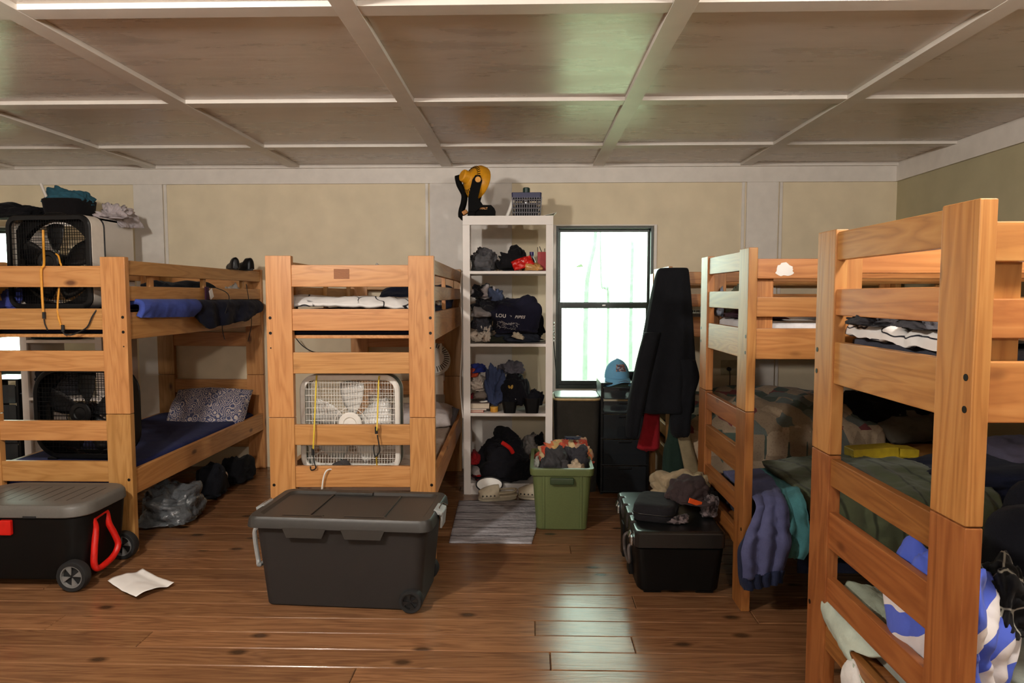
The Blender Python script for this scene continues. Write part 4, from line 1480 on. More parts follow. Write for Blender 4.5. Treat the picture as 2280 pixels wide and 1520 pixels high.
for (x0p, x1p, y0p, lab) in ((1117, 1152, 893, 'small black bin overhanging third shelf, holding a white stick box'), (1166, 1203, 886, 'small black bin at right end of third shelf')):
    a_, b_ = at(x0p, 920, 5.02), at(x1p, y0p, 5.02)
    bn = thing('bin', lab, 'bin', ((a_.x + b_.x) / 2, 5.06, Z3))
    hh = b_.z - Z3
    ww = b_.x - a_.x
    part('bin_body', blackp, bn, lambda q: loft(q, zrings([(0, rrect(ww - .03, .12, .02)), (hh, rrect(ww, .15, .025)), (hh, rrect(ww - .008, .142, .022)), (.02, rrect(ww - .034, .115, .018))])))
heap('clothing', 'black socks piled in right bin of third shelf', 'clothing', (1166, 866, 1212, 912), 5.16, .2, cloth('#1b1b22'), z0=Z3 + .02, amp=.25)
sk = newbm()
obox(sk, Vector((0, 0, .05)), (.03, .02, .10), Matrix.Rotation(R(-35), 3, 'Y'), .003)
tag(finish('stick_box', sk, M['paper'], None, (at(1140, 900, 5.06).x, 5.06, Z3 + .065)), 'slim white box leaning in small black shelf bin', 'box')


def book(label, px0, px1, z0, z1, Y, d, col, rz=0):
    a_, b_ = at(px0, 910, Y), at(px1, 910, Y)
    w = b_.x - a_.x
    rt = thing('book', label, 'book', ((a_.x + b_.x) / 2, Y + d / 2, z0), R(rz), 'books stacked on the third shelf')
    h = z1 - z0
    part('cover', plain('book_' + col.strip('#'), col, .5), rt, lambda q: (box(q, -w / 2, w / 2, -d / 2, d / 2, 0, .003), box(q, -w / 2, w / 2, -d / 2, d / 2, h - .003, h), box(q, -w / 2, -w / 2 + .003, -d / 2, d / 2, .003, h - .003)))
    part('pages', plain('book_pages', '#c7b8a4', .8, .05), rt, lambda q: box(q, -w / 2 + .004, w / 2 - .004, -d / 2 + .004, d / 2 - .004, .0032, h - .0032))
    return rt


book('thin red book lowest of stack on third shelf', 1047, 1077, Z3, Z3 + .016, 5.04, .2, '#a6352b')
book('thin white book between red and thick tan books', 1047, 1083, Z3 + .0165, Z3 + .026, 5.04, .2, '#cfc7bb', 0)
book('thick tan paged book topping stack on third shelf', 1047, 1090, Z3 + .0265, Z3 + .07, 5.04, .2, '#6d5a52', 0)
heap('headphones', 'small white earphones lying on thick tan book', 'gadget', (1065, 891, 1086, 899), 5.08, .04, M['whiteplastic'], z0=Z3 + .0705, amp=.4)
tn = thing('tin', 'round amber tin beside the stacked books', 'tin', (at(1100, 915, 5.06).x, 5.07, Z3))
part('tin_body', plain('amber_tin', '#b8832c', .35), tn, lambda q: lathe(q, [(.028, 0), (.03, .003), (.03, .03), (.028, .033)], 24))
part('tin_lid', plain('amber_lid', '#c79a48', .35), tn, lambda q: lathe(q, [(.031, .031), (.031, .04), (.0, .041)], 24))

heap('jacket', 'large black jacket heaped in the bottom bookshelf compartment', 'clothing', (1052, 975, 1190, 1077), YS - .08, .38, cloth('#121116'), z0=Z4, sub=5, amp=.22, seed=61)
heap('jacket', 'black hood rising above the bottom compartment heap', 'clothing', (1085, 952, 1160, 1010), YS, .3, cloth('#0f0e12'), z0=Z4 + .22, sub=5, amp=.25)
heap('shirt', 'grey shirt at right of bottom compartment', 'clothing', (1158, 962, 1206, 1030), YS + .08, .26, cloth('#67625f'), z0=Z4 + .16, sub=5, amp=.2)
heap('shirt', 'small black cloth at top right of bottom compartment', 'clothing', (1188, 962, 1214, 1000), YS + .02, .2, cloth('#100f12'), z0=Z4 + .25, amp=.25)
heap('shirt', 'dark red cloth at left of bottom compartment', 'clothing', (1046, 1002, 1072, 1045), YS - .08, .25, cloth('#7a1418'), z0=Z4 + .12, amp=.2)
st = newbm()
tube(st, smoothpath([at(1118, 985, 4.985), at(1126, 990, 4.975), at(1136, 998, 4.975), at(1142, 1008, 4.985)], 5), .016, 8)
stc = at(1130, 1000, 4.98)
bmesh.ops.translate(st, vec=-stc, verts=st.verts)
tag(finish('belt', st, cloth('#b81d18'), None, stc), 'bright red strip lying on the black jacket heap', 'strap')
shoe('red and white sneaker at left of bottom compartment', (at(1062, 1060, 5.1).x, 5.14, Z4 + .045), R(190), cloth('#a39a98'), cloth('#8e1f1f'), .9)
heap('clothing', 'maroon cloth under the sneaker in bottom compartment', 'clothing', (1047, 1054, 1122, 1076), 5.14, .25, cloth('#571317'), z0=Z4, amp=.2)
pd = thing('dish', 'white oval dish with black rim on bookshelf foot', 'dish', (at(1090, 1085, 4.98).x, 4.965, .075), 0)
pd.rotation_euler = (R(68), 0, 0)
pd.location.z = at(1090, 1078, 4.97).z - .0
part('plate', M['whiteplastic'], pd, lambda q: loft(q, zrings([(0, [(.085 * math.cos(a), .045 * math.sin(a)) for a in [2 * PI * k / 32 for k in range(32)]]), (.006, [(.095 * math.cos(a), .052 * math.sin(a)) for a in [2 * PI * k / 32 for k in range(32)]])])))
part('rim', M['blackmatte'], pd, lambda q: tube(q, [(.098 * math.cos(a), .054 * math.sin(a), .006) for a in [2 * PI * k / 32 for k in range(32)]], .005, 6, closed=True))

# clogs
def clog(label, loc, rz, col='#c2b69d'):
    rt = thing('clog', label, 'shoe', loc, rz, 'pair of cream clogs')
    mt = plain('cream_foam', col, .6, .08, 40, .05)
    def sole(q):
        def out(s):
            o_ = []
            for k in range(40):
                a = 2 * PI * k / 40
                y = math.sin(a)
                w = .044 + .012 * y - .008 * math.cos(2.2 * y)
                o_.append((w * math.cos(a) * s, y * .14 * s))
            return o_
        loft(q, zrings([(0, out(.93)), (.006, out(1)), (.026, out(1.02)), (.032, out(.96))]))
    part('sole', mt, rt, sole)
    def upper(q):
        rings = []
        n = 14
        for i in range(n):
            t = i / (n - 1)
            y = -.01 + t * .148
            w = (.054 + .006 * math.sin(t * PI)) * (1 - max(0, (t - .75) / .25) ** 2 * .65)
            h = .086 * (1 - max(0, (t - .15)) ** 1.7 * .62)
            rings.append([(w * math.cos(a), y, .026 + h * math.sin(a) ** .75) for a in [PI * k / 18 for k in range(19)]])
        g2 = [[q.verts.new(p_) for p_ in r] for r in rings]
        for i in range(n - 1):
            for k in range(18):
                q.faces.new((g2[i][k], g2[i][k + 1], g2[i + 1][k + 1], g2[i + 1][k]))
        q.faces.new(g2[-1])
    o = part('upper', mt, rt, upper)
    o.modifiers.new('thickness', 'SOLIDIFY').thickness = .007
    part('heel_strap', mt, rt, lambda q: tube(q, smoothpath([(-.056, .0, .06), (-.052, -.06, .062), (-.04, -.115, .066), (0, -.138, .07), (.04, -.115, .066), (.052, -.06, .062), (.056, .0, .06)], 5), .008, 8))
    part('heel_wall', mt, rt, lambda q: tube(q, smoothpath([(-.05, -.01, .035), (-.05, -.07, .035), (-.036, -.12, .036), (0, -.138, .037), (.036, -.12, .036), (.05, -.07, .035), (.05, -.01, .035)], 5), .011, 8))
    def holes(q):
        for s in (-1, 1):
            for k in range(4):
                t = .25 + k * .19
                y = -.01 + t * .148
                w = .058 * (1 - max(0, (t - .75) / .25) ** 2 * .6)
                c_ = Vector((s * w * .97, y, .045))
                cyl(q, c_, c_ + Vector((s * .004, 0, .001)), .006, 10)
    part('vent_hole', M['bolt'], rt, holes)
    return rt


p = atz(1107, 1114, .012)
clog('cream foam clog lying in front of the bookshelf', (p.x, p.y + .03, .0095), R(100))
p = atz(1190, 1112, .012)
clog('second cream clog half hidden by the green tote', (p.x + .02, p.y + .03, .0095), R(80))

# mat
rugm = NT('striped_grey_rug')
v = rugm.coord()
wz = rugm.n('ShaderNodeTexNoise', {'Vector': v, 'Scale': 30, 'Detail': 5})
w2 = rugm.n('ShaderNodeTexNoise', {'Vector': rugm.coord((5, 40, 1)), 'Scale': 1.2, 'Detail': 4})
sep = rugm.n('ShaderNodeSeparateXYZ', {'Vector': v})
yw = rugm.math('ADD', sep.outputs['Y'], rugm.math('MULTIPLY', wz.outputs[0], .03))
st_ = rugm.math('PINGPONG', yw, .075)
basec = rugm.ramp(w2.outputs[0], [(.3, lin('#625d5f')), (.46, lin('#959195')), (.68, lin('#c2c2c9'))])
dk = rugm.ramp(st_, [(.006, (1, 1, 1)), (.011, (0, 0, 0))])
c_ = rugm.mix(rugm.math('MULTIPLY', dk, .85), basec, lin('#29272a'))
rugm.set(rugm.b.inputs['Base Color'], rugm.mix(rugm.math('MULTIPLY', wz.outputs[0], .3), c_, lin('#a3a2a6')))
rugm.b.inputs['Roughness'].default_value = .95
rugm.bump(wz.outputs[0], .9, .012)
r0, r1, r2, r3 = atz(1000, 1207, .006), atz(1184, 1209, .006), atz(1212, 1112, .006), atz(1022, 1114, .006)
rb_ = newbm()
N = 30
g = []
cen = (r0 + r1 + r2 + r3) / 4
for i in range(N + 1):
    row = []
    for j in range(N + 1):
        u, vv = i / N, j / N
        q = r0 * (1 - u) * (1 - vv) + r1 * u * (1 - vv) + r2 * u * vv + r3 * (1 - u) * vv
        row.append(rb_.verts.new((q.x - cen.x, q.y - cen.y, .0055 + .0015 * nz(Vector((u * 9, vv * 9, 2))))))
    g.append(row)
for i in range(N):
    for j in range(N):
        rb_.faces.new((g[i][j], g[i + 1][j], g[i + 1][j + 1], g[i][j + 1]))
o = finish('mat', rb_, rugm.m, None, (cen.x, cen.y, .002), angle=180)
sm = o.modifiers.new('thickness', 'SOLIDIFY')
sm.thickness = .007
sm.offset = -1
tag(o, 'grey striped floor mat in front of the white bookshelf', 'mat')

# ================================================================== GREEN TOTE
grm = plain('green_tote', '#5a653c', .45, .06, 120, .04)
gx0, gx1 = at(1181, 1045, 4.2).x, at(1326, 1045, 4.2).x
gw = gx1 - gx0
gd = .58
GZ = .405
gn = thing('storage_tote', 'open green plastic tote of clothes beside striped mat', 'tote', ((gx0 + gx1) / 2, 4.2 + gd / 2, 0), R(-1))
gb = part('body', grm, gn, lambda q: loft(q, zrings([(0, rrect(gw - .10, gd - .10, .03)), (.008, rrect(gw - .085, gd - .085, .035)), (GZ - .012, rrect(gw - .03, gd - .03, .04)), (GZ - .012, rrect(gw - .042, gd - .042, .035)), (.02, rrect(gw - .10, gd - .10, .03))])))
part('rim', grm, gn, lambda q: loft(q, [[(x, y, z) for x, y in rrect(w_, d_, .035)] for w_, d_, z in ((gw - .035, gd - .035, GZ - .045), (gw - .008, gd - .008, GZ - .045), (gw, gd, GZ - .01), (gw - .006, gd - .006, GZ), (gw - .05, gd - .05, GZ), (gw - .05, gd - .05, GZ - .02))], closed=True))
part('handle', plain('dark_green_handle', '#2a3a1e', .5), gn, lambda q: (box(q, -.075, .075, -gd / 2 - .012, -gd / 2 + .012, GZ - .10, GZ - .055, .008)), 'dark green end handle')
for x in (-.115, .12):
    part('rib', grm, gb, lambda q: loft(q, [[(x + .012 * a_, -(gd - .10 + .055 * z / GZ) / 2 - .010 + .004 * b_, z) for (a_, b_) in ((-1, 2), (-.6, -.5), (.6, -.5), (1, 2))] for z in (.015, GZ - .05)]))
def stripes(cols, ax=(0, 0, 30), sc=7):
    def f(t, v):
        m_ = t.n('ShaderNodeMapping', {'Vector': v, 'Rotation': tuple(R(a_) for a_ in ax)})
        s_ = t.n('ShaderNodeSeparateXYZ', {'Vector': m_.outputs[0]})
        n_ = t.n('ShaderNodeTexNoise', {'Vector': v, 'Scale': 5})
        fr = t.math('FRACT', t.math('ADD', t.math('MULTIPLY', s_.outputs['X'], sc), t.math('MULTIPLY', n_.outputs[0], .5)))
        k_ = len(cols)
        return t.ramp(fr, [(i / k_, lin(c)) for i, c in enumerate(cols)], 'CONSTANT')
    return f


tw = cloth_pattern('beach_towel', stripes(['#b8462f', '#c9754a', '#c2a36a', '#b8503a', '#c9b184'], (20, 30, 35), 5))
heap('towel', 'orange red and yellow striped towel heaped in green tote', 'towel', (1184, 976, 1326, 1046), 4.62, .3, tw, z0=GZ - .07, sub=5, amp=.28)
heap('towel', 'peach terry towel at back right of green tote', 'towel', (1262, 974, 1322, 1040), 4.66, .26, cloth('#b08d72'), z0=GZ - .05, sub=5, amp=.18)
heap('shirt', 'navy shirt on top of towels in green tote', 'clothing', (1255, 974, 1296, 994), 4.58, .12, cloth('#1c1b33'), z0=GZ + .115, amp=.3)
heap('shirt', 'charcoal shirt bundled at front of green tote', 'clothing', (1196, 990, 1275, 1048), 4.36, .2, cloth('#3a393b'), z0=GZ - .06, sub=5, amp=.3)
heap('shirt', 'dark grey shirt behind charcoal bundle in green tote', 'clothing', (1240, 990, 1316, 1040), 4.44, .2, cloth('#343338'), z0=GZ - .05, sub=5, amp=.28)
heap('shirt', 'pale beige cloth at front right corner of green tote', 'clothing', (1262, 1022, 1304, 1050), 4.32, .12, cloth('#b7a48c'), z0=GZ - .05, amp=.3)
heap('shirt', 'pale grey cloth at left rim of green tote', 'clothing', (1184, 1015, 1202, 1046), 4.40, .12, cloth('#8f9088'), z0=GZ - .05, amp=.3)

# ================================================================== UNDER THE WINDOW
hx0, hx1 = at(1230, 885, 5.06).x, at(1339, 885, 5.06).x
hw, hd, hh = hx1 - hx0 - .012, .36, at(1280, 886, 5.06).z
hm = thing('hamper', 'dark fabric laundry hamper under the window, pale lid', 'hamper', ((hx0 + hx1) / 2 + .006, 5.06 + hd / 2, 0))
part('fabric_body', cloth('#2b2823'), hm, lambda q: loft(q, zrings([(0, rrect(hw - .06, hd - .06, .04)), (hh * .5, rrect(hw - .03, hd - .03, .045)), (hh - .02, rrect(hw - .01, hd - .01, .05)), (hh - .02, rrect(hw - .02, hd - .02, .05)), (hh * .3, rrect(hw - .06, hd - .06, .04))])))
part('rim', plain('tan_rim', '#a68a5c', .5), hm, lambda q: tube(q, [(x, y, hh - .012) for x, y in rrect(hw, hd, .06, 6)], .010, 8, closed=True), 'tan rim')
part('lid', plain('window_glare_hamper_lid', '#9fb0a6', .3, .05), hm, lambda q: (loft(q, zrings([(hh + .0, rrect(hw - .02, hd - .03, .05)), (hh + .008, rrect(hw - .02, hd - .03, .05))])), ), 'lid coloured with window reflection')  # greenish white of the window reflection is put into the lid colour
part('lid_hole', M['bolt'], hm, lambda q: loft(q, zrings([(hh + .0078, [(-.09 + .022 * math.cos(a), -.05 + .012 * math.sin(a)) for a in [2 * PI * k / 20 for k in range(20)]]), (hh + .009, [(-.09 + .022 * math.cos(a), -.05 + .012 * math.sin(a)) for a in [2 * PI * k / 20 for k in range(20)]])])))
rod = thing('blind_wand', 'thin black rod with silver chain between bookshelf and window', 'rod', (at(1233, 970, 5.3).x + .012, 5.40, .62))
part('rod', M['blackmatte'], rod, lambda q: tube(q, [(.02, 0, .13), (-.012, 0, .50)], .004, 8))
def chain(q):
    for k in range(12):
        obox(q, Vector((-.013 + .002 * (k % 2), 0, .51 + k * .013)), (.009, .006, .012), Matrix.Rotation(R(40 * k), 3, 'Z'), .002)
part('chain', M['steel'], rod, chain)

tx0, tx1 = at(1338, 900, 5.03).x, at(1447, 900, 5.03).x
TZ = at(1380, 852, 5.03).z
zl = [at(1390, y, 5.03).z for y in (1094, 1038, 1034, 979, 975, 923, 919, 893, 889, 862)]
dt = drawers('black drawer tower with smoky drawers right of hamper', tx0, tx1, 5.03, 5.38, [(zl[0], zl[1]), (zl[2], zl[3]), (zl[4], zl[5]), (zl[6], zl[7]), (zl[8], zl[9])], TZ, blackp, smoke.m)
heap('clothing', 'grey things inside the top smoky drawer', 'clothing', (1358, 868, 1396, 888), 5.2, .2, cloth('#6c736f'), z0=zl[8] + .008)
heap('clothing', 'brown things inside the second smoky drawer', 'clothing', (1358, 901, 1396, 918), 5.2, .2, cloth('#7a6250'), z0=zl[6] + .008)
heap('box', 'tan card box inside the third smoky drawer', 'box', (1374, 950, 1398, 968), 5.12, .1, plain('tan_card', '#b49a78', .7), z0=zl[4] + .008, bx=.3, amp=.04)

cp = thing('cap', 'light blue trucker cap on the black drawer tower', 'cap', (at(1374, 856, 5.14).x, 5.16, TZ), R(12))
cp.scale = (1.12, 1.12, 1.04)
lb = cloth('#6fa9cf', var=.08)
def crown(q):
    rings = []
    for i in range(11):
        t = i / 10 * PI / 2
        r = math.cos(t)
        rings.append([(.083 * r * math.cos(a), .092 * r * math.sin(a), .022 + .135 * math.sin(t) ** .9 * (1 - .06 * math.sin(a))) for a in [2 * PI * k / 32 for k in range(32)]])
    rings[-1] = [(x * .02, y * .02, .157) for x, y, z in rings[0]]
    loft(q, rings)
part('crown', lb, cp, crown)
part('button', cloth('#a12a2a'), cp, lambda q: lathe(q, [(.008, .154), (.007, .162), (0, .164)], 12))
def brim(q):
    g2 = []
    for i in range(9):
        t = i / 8
        row = []
        for k in range(21):
            a = PI + PI * k / 20
            x, y = .083 * math.cos(a), .092 * math.sin(a)
            ext = .075 * t * math.sin(PI * k / 20) ** .8
            row.append(q.verts.new((x * (1 + .06 * t), y - ext, .024 - .012 * t * 1 - .6 * (x * x) * t / .08)))
        g2.append(row)
    for i in range(8):
        for k in range(20):
            q.faces.new((g2[i][k], g2[i][k + 1], g2[i + 1][k + 1], g2[i + 1][k]))
o = part('brim', lb, cp, brim)
o.modifiers.new('thickness', 'SOLIDIFY').thickness = .004
def patch(q):
    for (zz, hw_, n_) in ((.085, .034, 8),):
        g3 = []
        for i in range(n_ + 1):
            u = (i / n_ - .5) * 2 * .45
            row = []
            for j in range(5):
                z = .07 + .05 * j / 4
                s_ = min(1, max(0, (z - .022) / .135))
                t = math.asin(s_ ** (1 / .9))
                r = math.cos(t)
                a = -PI / 2 + u
                row.append(q.verts.new((.0855 * r * math.cos(a) * 1.0, .0955 * r * math.sin(a), z + .006)))
            g3.append(row)
        for i in range(n_):
            for j in range(4):
                q.faces.new((g3[i][j], g3[i + 1][j], g3[i + 1][j + 1], g3[i][j + 1]))
pm = NT('cap_print')
pn = pm.n('ShaderNodeTexNoise', {'Vector': pm.coord((60, 60, 90)), 'Scale': 1, 'Detail': 2})
pm.set(pm.b.inputs['Base Color'], pm.ramp(pn.outputs[0], [(.36, lin('#2d4a66')), (.46, lin('#8a4a38')), (.54, lin('#a8988a')), (.62, lin('#6fa9cf'))], 'CONSTANT'))
part('emblem', pm.m, cp, patch, 'brown and grey printed emblem')
def dashes(q):
    rnd = random.Random(8)
    for k in range(7):
        x = -.035 + k * .0115
        obox(q, Vector((x, -.152 + 2.4 * x * x, .0178 - .55 * x * x / .08)), (.009, .008 + .006 * rnd.random(), .0012), Matrix.Rotation(R(rnd.uniform(-30, 30)), 3, 'Z'))
part('brim_print', cloth('#5c2233'), cp, dashes)
sp_ = thing('sunglasses_case', 'black rounded case behind the light blue cap', 'case', (at(1390, 850, 5.3).x, 5.31, TZ))
part('case_body', blackp, sp_, lambda q: loft(q, zrings([(0, rrect(.26, .09, .04)), (.03, rrect(.27, .1, .045)), (.055, rrect(.25, .085, .04)), (.062, rrect(.2, .05, .02))])))

# outlet on the back wall
p0, p1 = at(1604, 836, YB), at(1642, 800, YB)
ol = thing('outlet', 'ivory wall outlet with black plug behind right bunk', 'outlet', ((p0.x + p1.x) / 2, YB, (p0.z + p1.z) / 2))
part('cover_plate', plain('ivory_plate', '#a89f82', .5), ol, lambda q: box(q, -.07, .07, -.008, 0, -.065, .065, .003))
part('plug', M['blackmatte'], ol, lambda q: (cyl(q, (-.005, -.008, -.01), (-.005, -.035, -.01), .017, 16)))
part('power_cord', M['blackmatte'], ol, lambda q: tube(q, smoothpath([(-.005, -.03, -.015), (0, -.035, -.06), (.004, -.02, -.15), (.0, -.02, -.35)], 5), .0035, 6))

# ================================================================== HANGING COAT
def garment_rings(rows, nfold, famp, seed, seg=56, depth=.6):
    rings = []
    n = len(rows)
    for i, (py, xl, xr, Y, dep) in enumerate(rows):
        a_, b_ = at(xl, py, Y), at(xr, py, Y)
        c_ = (a_ + b_) / 2
        w = (b_.x - a_.x) / 2
        v_ = i / (n - 1)
        ring = []
        for k in range(seg):
            t = 2 * PI * k / seg
            f_ = 1 + famp * v_ * math.sin(nfold * t + 1.3 * nz(Vector((v_ * 2, seed, 0)))) + .05 * nz(Vector((math.cos(t) * 2, math.sin(t) * 2, v_ * 5 + seed)))
            ex = .8
            cx_, sy_ = math.copysign(abs(math.cos(t)) ** ex, math.cos(t)), math.copysign(abs(math.sin(t)) ** ex, math.sin(t))
            z = c_.z + (.012 * nz(Vector((t * 2, seed, 3))) if i == n - 1 else 0)
            ring.append((c_.x + w * cx_ * (1 + (f_ - 1) * .35), Y + dep * sy_ * f_, z))
        rings.append(ring)
    return rings


def densify(rows, n=5):
    P = smoothpath([Vector((r[0], r[1], r[2])) for r in rows], n)
    Q = smoothpath([Vector((r[3], r[4], 0)) for r in rows], n)
    return [(p_.x, p_.y, p_.z, q_.x, q_.y) for p_, q_ in zip(P, Q)]


coat = thing('coat', 'long black coat hanging on bunk post right of window', 'coat', (1.07, 4.80, .55))


def coat_part(name, rows, nf, fa, seed):
    rings = garment_rings(densify(rows), nf, fa, seed)
    off = Vector(coat.location)
    part(name, cloth('#141519', var=.15), coat, lambda q: loft(q, [[Vector(p_) - off for p_ in r] for r in rings]), angle=180)


CYD = 4.80
coat_part('coat_body', [(596, 1478, 1527, CYD, .035), (602, 1464, 1533, CYD, .06), (640, 1453, 1537, CYD, .075), (700, 1441, 1542, CYD - .01, .085), (760, 1430, 1546, CYD - .02, .10), (820, 1416, 1549, CYD - .03, .115), (870, 1406, 1547, CYD - .03, .125), (908, 1402, 1545, CYD - .03, .13), (916, 1412, 1540, CYD - .03, .11)], 9, .16, 2)
coat_part('sleeve', [(740, 1434, 1470, CYD - .10, .05), (800, 1418, 1456, CYD - .12, .055), (880, 1402, 1440, CYD - .13, .055), (940, 1394, 1426, CYD - .13, .05), (968, 1394, 1421, CYD - .13, .045), (973, 1398, 1418, CYD - .13, .03)], 5, .12, 4)
coat_part('sleeve', [(800, 1510, 1548, CYD - .11, .05), (832, 1512, 1556, CYD - .11, .055), (850, 1512, 1555, CYD - .11, .05), (880, 1508, 1546, CYD - .11, .055), (930, 1494, 1539, CYD - .10, .055), (962, 1494, 1537, CYD - .10, .05), (972, 1500, 1532, CYD - .10, .03)], 5, .12, 6)


def hanging(label, name, cat, rows, mat, nf, fa, seed):
    rings = garment_rings(densify(rows), nf, fa, seed)
    o0 = Vector(rings[-1][0])
    b_ = newbm()
    loft(b_, [[Vector(p_) - o0 for p_ in r] for r in rings])
    return tag(finish(name, b_, mat, None, o0, angle=180), label, cat)


hanging('dark red cloth hanging below the black coat', 'cloth', 'clothing', [(860, 1438, 1470, 4.86, .02), (910, 1436, 1469, 4.86, .03), (950, 1430, 1469, 4.86, .035), (990, 1420, 1469, 4.86, .04), (999, 1420, 1466, 4.86, .03), (1003, 1432, 1460, 4.86, .015)], cloth('#8a1a22'), 5, .12, 11)
hanging('dark green cloth hanging beside the red cloth', 'cloth', 'clothing', [(900, 1494, 1516, 4.79, .02), (970, 1486, 1516, 4.79, .03), (1000, 1478, 1518, 4.79, .035), (1060, 1474, 1526, 4.79, .035), (1100, 1473, 1527, 4.79, .03)], cloth('#1f2f28'), 5, .12, 12)
hanging('beige canvas cloth hanging right of dark green cloth', 'cloth', 'clothing', [(960, 1506, 1537, 4.765, .02), (972, 1508, 1537, 4.765, .025), (1010, 1516, 1548, 4.765, .03), (1060, 1526, 1562, 4.765, .03), (1100, 1530, 1565, 4.765, .03)], cloth('#8d7f63'), 4, .10, 13)

# ================================================================== RIGHT BACK BUNK CONTENTS
def patchwork(t, v):
    m_ = t.n('ShaderNodeMapping', {'Vector': v, 'Rotation': (0, 0, R(45)), 'Scale': (9.5, 9.5, 5)})
    a_ = t.n('ShaderNodeTexVoronoi', {'Vector': m_.outputs[0], 'Scale': 1.0, 'Randomness': .35}, distance='CHEBYCHEV')
    s_ = t.n('ShaderNodeSeparateColor', {'Color': a_.outputs['Color']})
    c_ = t.ramp(s_.outputs[0], [(0, lin('#9a8872')), (.3, lin('#4c5a52')), (.5, lin('#7a3f42')), (.62, lin('#b3a088')), (.82, lin('#6a7370'))], 'CONSTANT')
    n_ = t.n('ShaderNodeTexVoronoi', {'Vector': v, 'Scale': 60})
    k_ = t.ramp(n_.outputs['Distance'], [(.2, (1, 1, 1)), (.4, (0, 0, 0))])
    return t.mix(t.math('MULTIPLY', k_, .25), c_, lin('#6b4a46'))


quiltm = cloth_pattern('patchwork_quilt', patchwork)
sheet('quilt', 'patchwork quilt in green, maroon and tan on back right bunk', 'quilt',
      [[Vector((1.15, 5.62, .62)), Vector((1.9, 5.64, .70)), Vector((2.6, 5.62, .60))], [Vector((1.12, 5.35, .66)), Vector((1.85, 5.35, .76)), Vector((2.58, 5.35, .62))],
       [Vector((1.12, 5.05, .60)), Vector((1.85, 5.02, .68)), Vector((2.55, 5.05, .56))], [Vector((1.12, 4.85, .54)), Vector((1.85, 4.83, .58)), Vector((2.52, 4.85, .50))],
       [Vector((1.12, 4.79, .42)), Vector((1.85, 4.77, .44)), Vector((2.5, 4.79, .38))], [Vector((1.14, 4.79, .24)), Vector((1.85, 4.77, .22)), Vector((2.5, 4.79, .24))]],
      quiltm, .03, nu=70, nv=70, amp=.03, freq=5, d=(0, -.5, .8), r0=.6, fold=4, famp=.012)
heap('bag', 'black bag at back of quilt by the wall', 'bag', (1684, 876, 1800, 930), 5.5, .22, cloth('#0e0d10'), z0=.68, sub=5, amp=.15)
heap('blanket', 'black sleeping bag heaped at right end of quilt', 'blanket', (1830, 870, 2068, 1045), 5.2, .6, cloth('#101014'), z0=.47, sub=5, amp=.15)
heap('blanket', 'grey furry blanket fold right end of patchwork quilt', 'blanket', (1850, 930, 1950, 1040), 4.98, .24, cloth('#66604f'), z0=.44, sub=5, amp=.2)
p = at(2022, 945, 4.95)
pillow('pillow', 'grey pillow on the black sleeping bag, right back bunk', (p.x, 4.93, p.z - .07), .50, .36, .14, cloth('#5f5a50'), (18, -8, 4), 12)
# wire basket seen on the back upper bunk
wb = thing('wire_basket', 'white wire basket on upper back bunk beside black coat', 'basket', (at(1550, 712, 5.0).x, 5.0, 1.361))
def wires(q):
    for i in range(9):
        x = -.1 + .2 * i / 8
        for y in (-.08, .08):
            tube(q, [(x, y, 0), (x, y, .12)], .002, 5)
        tube(q, [(x, -.08, .002), (x, .08, .002)], .002, 5)
    for j in range(6):
        z = .12 * j / 5
        for y in (-.08, .08):
            tube(q, [(-.1, y, z), (.1, y, z)], .002, 5)
        for x in (-.1, .1):
            tube(q, [(x, -.08, z), (x, .08, z)], .002, 5)
part('wire_side', M['whiteplastic'], wb, wires)
heap('clothing', 'dark clothes on upper back bunk behind wire basket', 'clothing', (1520, 690, 1680, 715), 5.3, .4, cloth('#25232a'), z0=1.361, sub=4)

# ================================================================== MIDDLE RIGHT BUNK CONTENTS
heap('clothing', 'maroon clothes at foot of the middle right upper bunk', 'clothing', (1624, 686, 1735, 728), 3.63, .6, cloth('#3b2530'), z0=1.366, sub=5, amp=.3)
heap('clothing', 'grey green cloth on middle right upper bunk', 'clothing', (1618, 630, 1668, 690), 3.85, .2, cloth('#5c6250'), z0=1.366, sub=4, amp=.3)
heap('clothing', 'small striped grey cloth beside the maroon clothes', 'clothing', (1592, 636, 1612, 690), 3.9, .1, cloth('#6c7380'), z0=1.366, sub=4, amp=.25)
sheet('blanket', 'white folded sheet on middle right upper bunk', 'blanket',
      [[Vector((1.5, 3.9, 1.40)), Vector((2.8, 3.9, 1.40))], [Vector((1.45, 3.5, 1.42)), Vector((2.8, 3.5, 1.42))], [Vector((1.42, 3.27, 1.42)), Vector((2.8, 3.27, 1.42))], [Vector((1.42, 3.22, 1.385)), Vector((2.8, 3.22, 1.385))]],
      cloth('#cfcdd0'), .03, amp=.006, d=(0, 0, 1))

